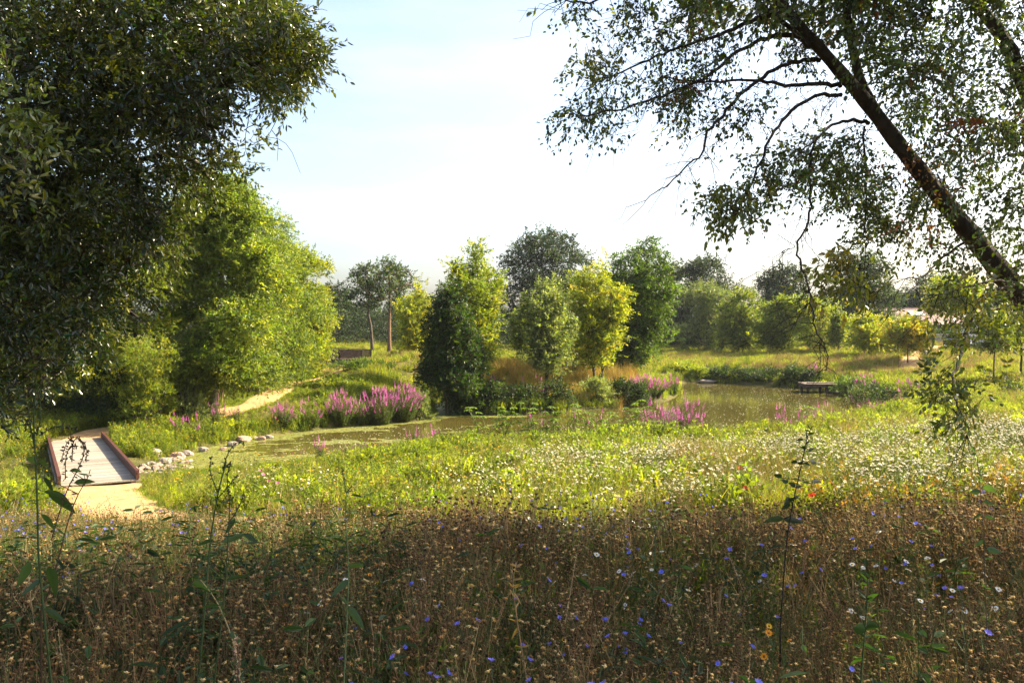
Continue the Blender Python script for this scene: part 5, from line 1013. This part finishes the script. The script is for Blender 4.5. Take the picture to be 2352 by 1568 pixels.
# ------------------------------------------------------------------ single near plants
def gz(x, y): return float(H(np.array([x]), np.array([y]))[0])
def weed(label, pts, Y, leaves=(), spikes=(), name='tall_weed', rad=.0045, col=(.07, .1, .035), lcol=(.035, .06, .025), seed=0, lw=.28, heads=None):
    """a single tall stalk: pts = stem pixels from foot to tip; leaves = (px,py,dx,dy[,width]) ; spikes = lists of pixels carrying seeds"""
    r = np.random.default_rng(7000 + seed); p = smooth3(pxpath(pts, Y)); x, y = p[0][:2]; z = gz(x, y); p = np.concatenate([[[x, y, z - .05]], p]) if z < p[0][2] else p
    loc = np.array([x, y, z]); o = empty(name, loc, label, 'plant'); sb, lb, fb = MB(), MB(), MB(); sb.tube(p, np.linspace(rad, rad * .45, len(p)), 6, col=col)
    for lf in leaves:
        px, py, dx, dy = lf[:4]; dx *= .8; dy *= .8; w = lf[4] if len(lf) > 4 else lw; b = P(px, py, Y); e = P(px + dx, py + dy, Y + r.uniform(-.05, .05)); q = int(np.argmin(np.linalg.norm(p - b, axis=1))); sb.segs([p[q]], [b], .0018, .0014, col)
        L = np.linalg.norm(e - b); D = nrm((e - b)[None])[0]; side = nrm(np.cross(D, [r.normal(0, .25), 1, r.normal(0, .25)])[None])[0]; nn = np.cross(side, D); t = np.linspace(0, 1, 8)
        ww = L * w / 2 * (np.sin(np.pi * t ** .8) ** .8 + .02) * (1 - .25 * t); mid = b + D * (L * t)[:, None] - np.array([0, 0, 1]) * (L * .16 * t * t)[:, None]
        v = np.concatenate([mid + side * ww[:, None] + nn * (ww * .35)[:, None], mid, mid - side * ww[:, None] + nn * (ww * .35)[:, None]]); qd = [[i, i+1, 8+i+1, 8+i] for i in range(7)] + [[8+i, 8+i+1, 16+i+1, 16+i] for i in range(7)]; lb.add(v, qd, c=np.array(lcol) * r.uniform(.75, 1.3))
    for sp in spikes:
        q = smooth3(pxpath(sp, Y), 2); sb.tube(q, np.linspace(.0022, .0012, len(q)), 4, col=col, cap=False); L = np.sum(np.linalg.norm(np.diff(q, axis=0), axis=1)); m = max(10, int(L / .0045)); t = np.linspace(.05, 1, m) * (len(q) - 1); i = np.arange(len(q))
        c = np.stack([np.interp(t, i, q[:, k]) for k in range(3)], 1); D = r.normal(0, 1, (m, 3)); fb.leaves(c, D, r.normal(0, 1, (m, 3)), .012 * r.uniform(.7, 1.4, m), .007, np.tile(heads or (.06, .05, .03), (m, 1)) * r.uniform(.7, 1.4, (m, 1)))
    k = 26; q = p[r.integers(2, len(p), k)]; D = r.normal(0, 1, (k, 3)); D[:, 2] = abs(D[:, 2]) * .5; lb.leaves(q, D, r.normal(0, 1, (k, 3)) + [0, 0, 1], .03 * r.uniform(.5, 1.4, k), .009, np.tile(lcol, (k, 1)) * r.uniform(.7, 1.5, (k, 1)), True)
    local(sb, loc).build('stem', M['dry'], o, smooth=True)
    local(lb, loc).build('leaves', M['leaf'], o, smooth=True)
    if spikes: local(fb, loc).build('seed_spikes', M['dry'], o)
weed('tall green weed at the left border with drooping seed sprays over the boardwalk', [(118, 1568), (100, 1400), (88, 1280), (86, 1160), (82, 1060), (76, 960), (84, 880)], 2.9,
     [(82, 1060, -28, -12, .6), (90, 1062, 30, 2, .4), (100, 1128, 60, 10, .3), (70, 1290, -40, 60, .4), (112, 1300, 20, 75, .4), (95, 1180, 40, 40, .35), (92, 1330, -60, 40, .3), (104, 1400, 60, 30, .35)],
     [[(82, 1040), (70, 980), (66, 940)], [(84, 1000), (95, 960), (90, 900), (100, 862)], [(80, 1010), (60, 960), (58, 990)], [(90, 1000), (120, 980), (150, 978), (178, 985)], [(76, 940), (108, 900), (112, 870)]], seed=1)
weed('slanting stalk crossing the boardwalk with curled seed sprays and pointed leaves', [(95, 1400), (120, 1340), (165, 1160), (205, 1090)], 3.0, [(170, 1108, 62, -12, .3), (160, 1080, 36, -6, .2), (110, 1128, 80, 50, .38), (100, 1095, 30, 40, .3)],
     [[(118, 1240), (150, 1130), (178, 1080), (195, 1040), (188, 1010), (168, 1000), (150, 1020), (140, 1060)], [(150, 1100), (150, 1050), (162, 1020), (175, 1025)], [(165, 1060), (168, 1000), (200, 1020), (198, 1060)]], seed=2, col=(.09, .05, .03), rad=.003)
weed('dark weed stalk with paired leaves rising before the near end of the sandy path', [(455, 1568), (470, 1400), (480, 1260), (500, 1130), (520, 1060)], 3.2, [(540, 1190, -30, 40, .3), (510, 1245, 70, -35, .3), (490, 1240, -50, 10, .3), (560, 1225, 40, 18, .3), (440, 1340, 60, 10, .4)],
     [[(512, 1080), (522, 1040), (545, 1012), (560, 1020)], [(500, 1130), (480, 1080), (486, 1050)], [(495, 1150), (530, 1110), (545, 1090)]], seed=3)
weed('thin upright weed left of the pink flowers with a seed spire', [(492, 1568), (512, 1400), (522, 1280), (528, 1150)], 3.0, [(520, 1330, 60, -20, .25), (512, 1380, -44, 34, .3)], [[(528, 1150), (520, 1100), (528, 1060)], [(526, 1200), (552, 1160), (560, 1130)]], seed=4, rad=.0035)
weed('pale branching stalk standing in the shaded left corner', [(560, 1600), (540, 1480), (500, 1380), (460, 1330)], 2.7, [(505, 1390, -60, 0, .25), (525, 1450, 40, 30, .35)], [], seed=5, col=(.2, .17, .08), rad=.003)
weed('slim green stalk in front of the middle of the border', [(790, 1560), (796, 1440), (802, 1300), (792, 1180), (795, 1130)], 3.0, [(800, 1330, -50, 40, .35), (800, 1300, 46, -12, .3), (798, 1390, 50, 60, .3)], [[(795, 1130), (786, 1080)]], seed=6, rad=.003, col=(.1, .14, .06))
weed('dark seed spire standing above the white daisies in the centre', [(1500, 1420), (1502, 1300), (1505, 1230)], 4.6, [], [[(1505, 1250), (1508, 1160), (1502, 1100)], [(1505, 1230), (1494, 1180)], [(1506, 1220), (1518, 1180)]], seed=7, name='seed_spire')
weed('leafy sapling shoot with dark oval leaves above the daisies on the right', [(1792, 1440), (1806, 1240), (1822, 1150), (1840, 1070), (1852, 1010), (1862, 985)], 3.8,
     [(1826, 1118, -18, -18, .55), (1810, 1108, -20, -12, .55), (1795, 1098, -22, -16, .6), (1830, 1120, 16, -10, .4), (1846, 1108, 22, -2, .35), (1866, 1106, 26, -8, .3), (1846, 1065, -18, -6, .5), (1832, 1062, -20, -6, .4), (1848, 1062, 16, 6, .5), (1862, 1060, 18, -4, .5), (1852, 1030, -18, -10, .3), (1856, 1036, 20, -14, .3), (1818, 1150, -22, 4, .7), (1822, 1145, 20, -4, .7), (1816, 1158, -26, 10, .6), (1820, 1150, 6, -18, .7), (1860, 1000, 12, -14, .4), (1846, 1010, -22, -4, .3), (1800, 1190, -60, 2, .3), (1800, 1192, 60, 0, .3)], [], name='sapling_shoot', col=(.03, .022, .018), lcol=(.022, .035, .022), rad=.0035, seed=8)
weed('thin shoot with broad heart shaped leaves at the right border', [(2268, 1480), (2262, 1330), (2258, 1200), (2252, 1130), (2246, 1060), (2242, 1040)], 3.4, [(2252, 1130, -30, -6, .6), (2258, 1118, 38, 10, .75), (2258, 1150, 34, 6, .4), (2262, 1185, 30, 4, .4), (2255, 1180, -26, 10, .35), (2266, 1260, 44, 4, .5), (2262, 1240, -30, 14, .4), (2246, 1085, 14, 8, .4)], [], name='sapling_shoot', col=(.06, .05, .03), lcol=(.04, .07, .03), rad=.0022, seed=9)
weed('green stalk with a large crumpled leaf near the bottom on the right', [(1975, 1600), (1982, 1500), (1990, 1400), (1994, 1330)], 2.7, [(1990, 1450, -36, -24, .6), (1988, 1440, 40, -10, .6), (1985, 1510, -40, 14, .5), (1990, 1380, 36, -30, .35)], [], seed=10, col=(.05, .08, .03), lcol=(.025, .05, .018), rad=.003)
weed('tan fluffy seed plume at the bottom edge', [(545, 1640), (546, 1560)], 2.6, [], [[(546, 1600), (546, 1500), (542, 1462)], [(548, 1600), (550, 1510), (546, 1480)], [(543, 1600), (540, 1520), (540, 1490)]], seed=11, name='seed_plume', heads=(.3, .2, .12), col=(.2, .13, .08))
weed('dry bent stalk in the darker middle of the border', [(1210, 1560), (1190, 1440), (1175, 1330), (1186, 1300)], 3.0, [(1190, 1440, -20, 30, .2), (1180, 1360, 22, 30, .2)], [], seed=12, col=(.24, .16, .08), lcol=(.2, .12, .06), rad=.0022)
for i, (px, Y, top, w, lab) in enumerate([(1935, 9.9, 1118, 190, 'dark shaded weeds right of the sapling shoot'), (2120, 9.8, 1112, 230, 'russet shaded weeds between the two shoots'), (2310, 10, 1090, 200, 'dark russet weeds at the right border'), (2015, 10.4, 1135, 120, 'small dark weed clump behind the shaded weeds')]):
    bush('weed_clump', lab, px, 0, Y, top, w, [((.07, .09, .02), 3), ((.16, .08, .025), 2), ((.12, .1, .03), 2)], 5200, seed=400 + i, leafL=.05, cat='weeds')
# umbrella leaved plants at the near channel edge
def umbel(px, top, Y, label, seed):
    r = np.random.default_rng(8000 + seed); X = (px - CX) / F * Y; z = gz(X, Y); loc = np.array([X, Y, z]); h = ZC - (top - HY) / F * Y - z; o = empty('broad_leaved_plant', loc, label, 'plant', 'broad leaved plants standing at the channel edge'); sb, lb = MB(), MB()
    for k in range(7):
        e = np.array([r.normal(0, .3), r.normal(0, .2), h * r.uniform(.68, 1.0)]); p = wiggle(np.array([e[0] * .2, e[1] * .2, -.05]), e, r, 5, .04); sb.tube(p, np.linspace(.012, .006, 5), 4)
        for q in (p[-1], p[-2] + r.normal(0, .08, 3), p[-3] + r.normal(0, .08, 3)):
            m = 7; a = np.linspace(-1.9, 1.9, m) + r.uniform(0, 6.28); D = np.stack([np.cos(a), np.sin(a), np.full(m, -.35)], 1); lb.leaves(np.tile(q, (m, 1)), D, np.tile([0, 0, 1.], (m, 1)), r.uniform(.12, .2, m), .075, np.tile((.13, .19, .025), (m, 1)) * r.uniform(.8, 1.2, (m, 1)), True)
    sb.build('stem', leafstem, o); lb.build('leaves', M['leaf'], o)
leafstem = noise_mat('green_stem', (.06, .09, .02), (.1, .13, .03), 8, .7, .1)
for i, (px, top, lab) in enumerate([(1125, 925, 'first broad leaved plant from the left at the channel edge'), (1165, 930, 'small broad leaved plant just right of the first one'), (1222, 918, 'tallest broad leaved plant before the dark island bank'), (1275, 938, 'broad leaved plant below the willow trunk'), (1300, 925, 'slender broad leaved plant below the willow trunk'),
     (1345, 945, 'low broad leaved plant below the golden maple'), (1400, 940, 'broad leaved plant left of the pair before the island point'), (1455, 922, 'left one of the tall pair before the island point'), (1495, 915, 'right one of the tall pair before the island point'), (1865, 930, 'broad leaved plant alone before the platform')]):
    umbel(px, top, 27.6 if px < 1700 else 30, lab, i)
# poppies and pink flowers
def blossom(px, py, Y, col, label, name, cat, s, seed, group):
    r = np.random.default_rng(seed); p = P(px, py, Y); z = gz(p[0], Y); loc = np.array([p[0], Y, z]); o = empty(name, loc, label, cat, group); h = max(.35, p[2] - z); sb, pb, cb = MB(), MB(), MB()
    q = wiggle(np.array([0, 0, -.04]), np.array([0, 0, h]), r, 5, .03); sb.tube(q, .003, 4, col=(.1, .13, .04)); head_disc(pb, [q[-1]], [np.array([r.normal(0, .3), -.5, 1.])], s, r, 6, np.array(col), (0, 0, 0), .45, 0); ball(cb, q[-1] + np.array([0, 0, s * .1]), s * .22, (.06, .05, .03))
    sb.build('stem', M['dry'], o); pb.build('petals', M['petal'], o); cb.build('flower_centre', M['dry'], o)
for i, (px, py, Y, lab) in enumerate([(1641, 1043, 16, 'red poppy among the first white daisies right of centre'), (1712, 1122, 9.9, 'red poppy low in the daisies left of the sapling shoot'), (1700, 1075, 13, 'red poppy in the middle of the daisy drift'), (2092, 1028, 17, 'red poppy far back in the right daisy drift'), (2225, 1110, 10.5, 'red poppy above the heart leaved shoot'), (1866, 1150, 9.5, 'small red poppy beside the sapling shoot')]):
    blossom(px, py, Y, (.7, .07, .02), lab, 'poppy', 'flower', .045, i, 'red poppies in the meadow')
for i, (px, py, Y, lab) in enumerate([(601, 1080, 16, 'topmost of the four pink flowers right of the boardwalk'), (604, 1090, 15.5, 'brightest pink flower, just under the topmost'), (618, 1105, 15, 'pale pink flower in the middle of the four'), (638, 1110, 14.6, 'lowest pink flower, the one farthest from the boardwalk')]):
    blossom(px, py, Y, (.7, .2, .35), lab, 'pink_flower', 'flower', .042, 40 + i, 'pink flowers right of the boardwalk')

# ------------------------------------------------------------------ the air
mb = MB(); mb.box((15, 60, 12.5), (330, 240, 29)); hz = mb.build('haze', None); m = bpy.data.materials.new('haze'); m.use_nodes = True; t = m.node_tree; t.nodes.remove(t.nodes['Principled BSDF'])
pv = t.nodes.new('ShaderNodeVolumePrincipled'); pv.inputs['Color'].default_value = (.8, .86, .95, 1); pv.inputs['Density'].default_value = .00015; pv.inputs['Anisotropy'].default_value = .3
t.links.new(pv.outputs[0], t.nodes['Material Output'].inputs['Volume']); hz.data.materials.append(m); tag(hz, 'thin pale summer haze over the whole meadow', 'haze', kind='stuff')
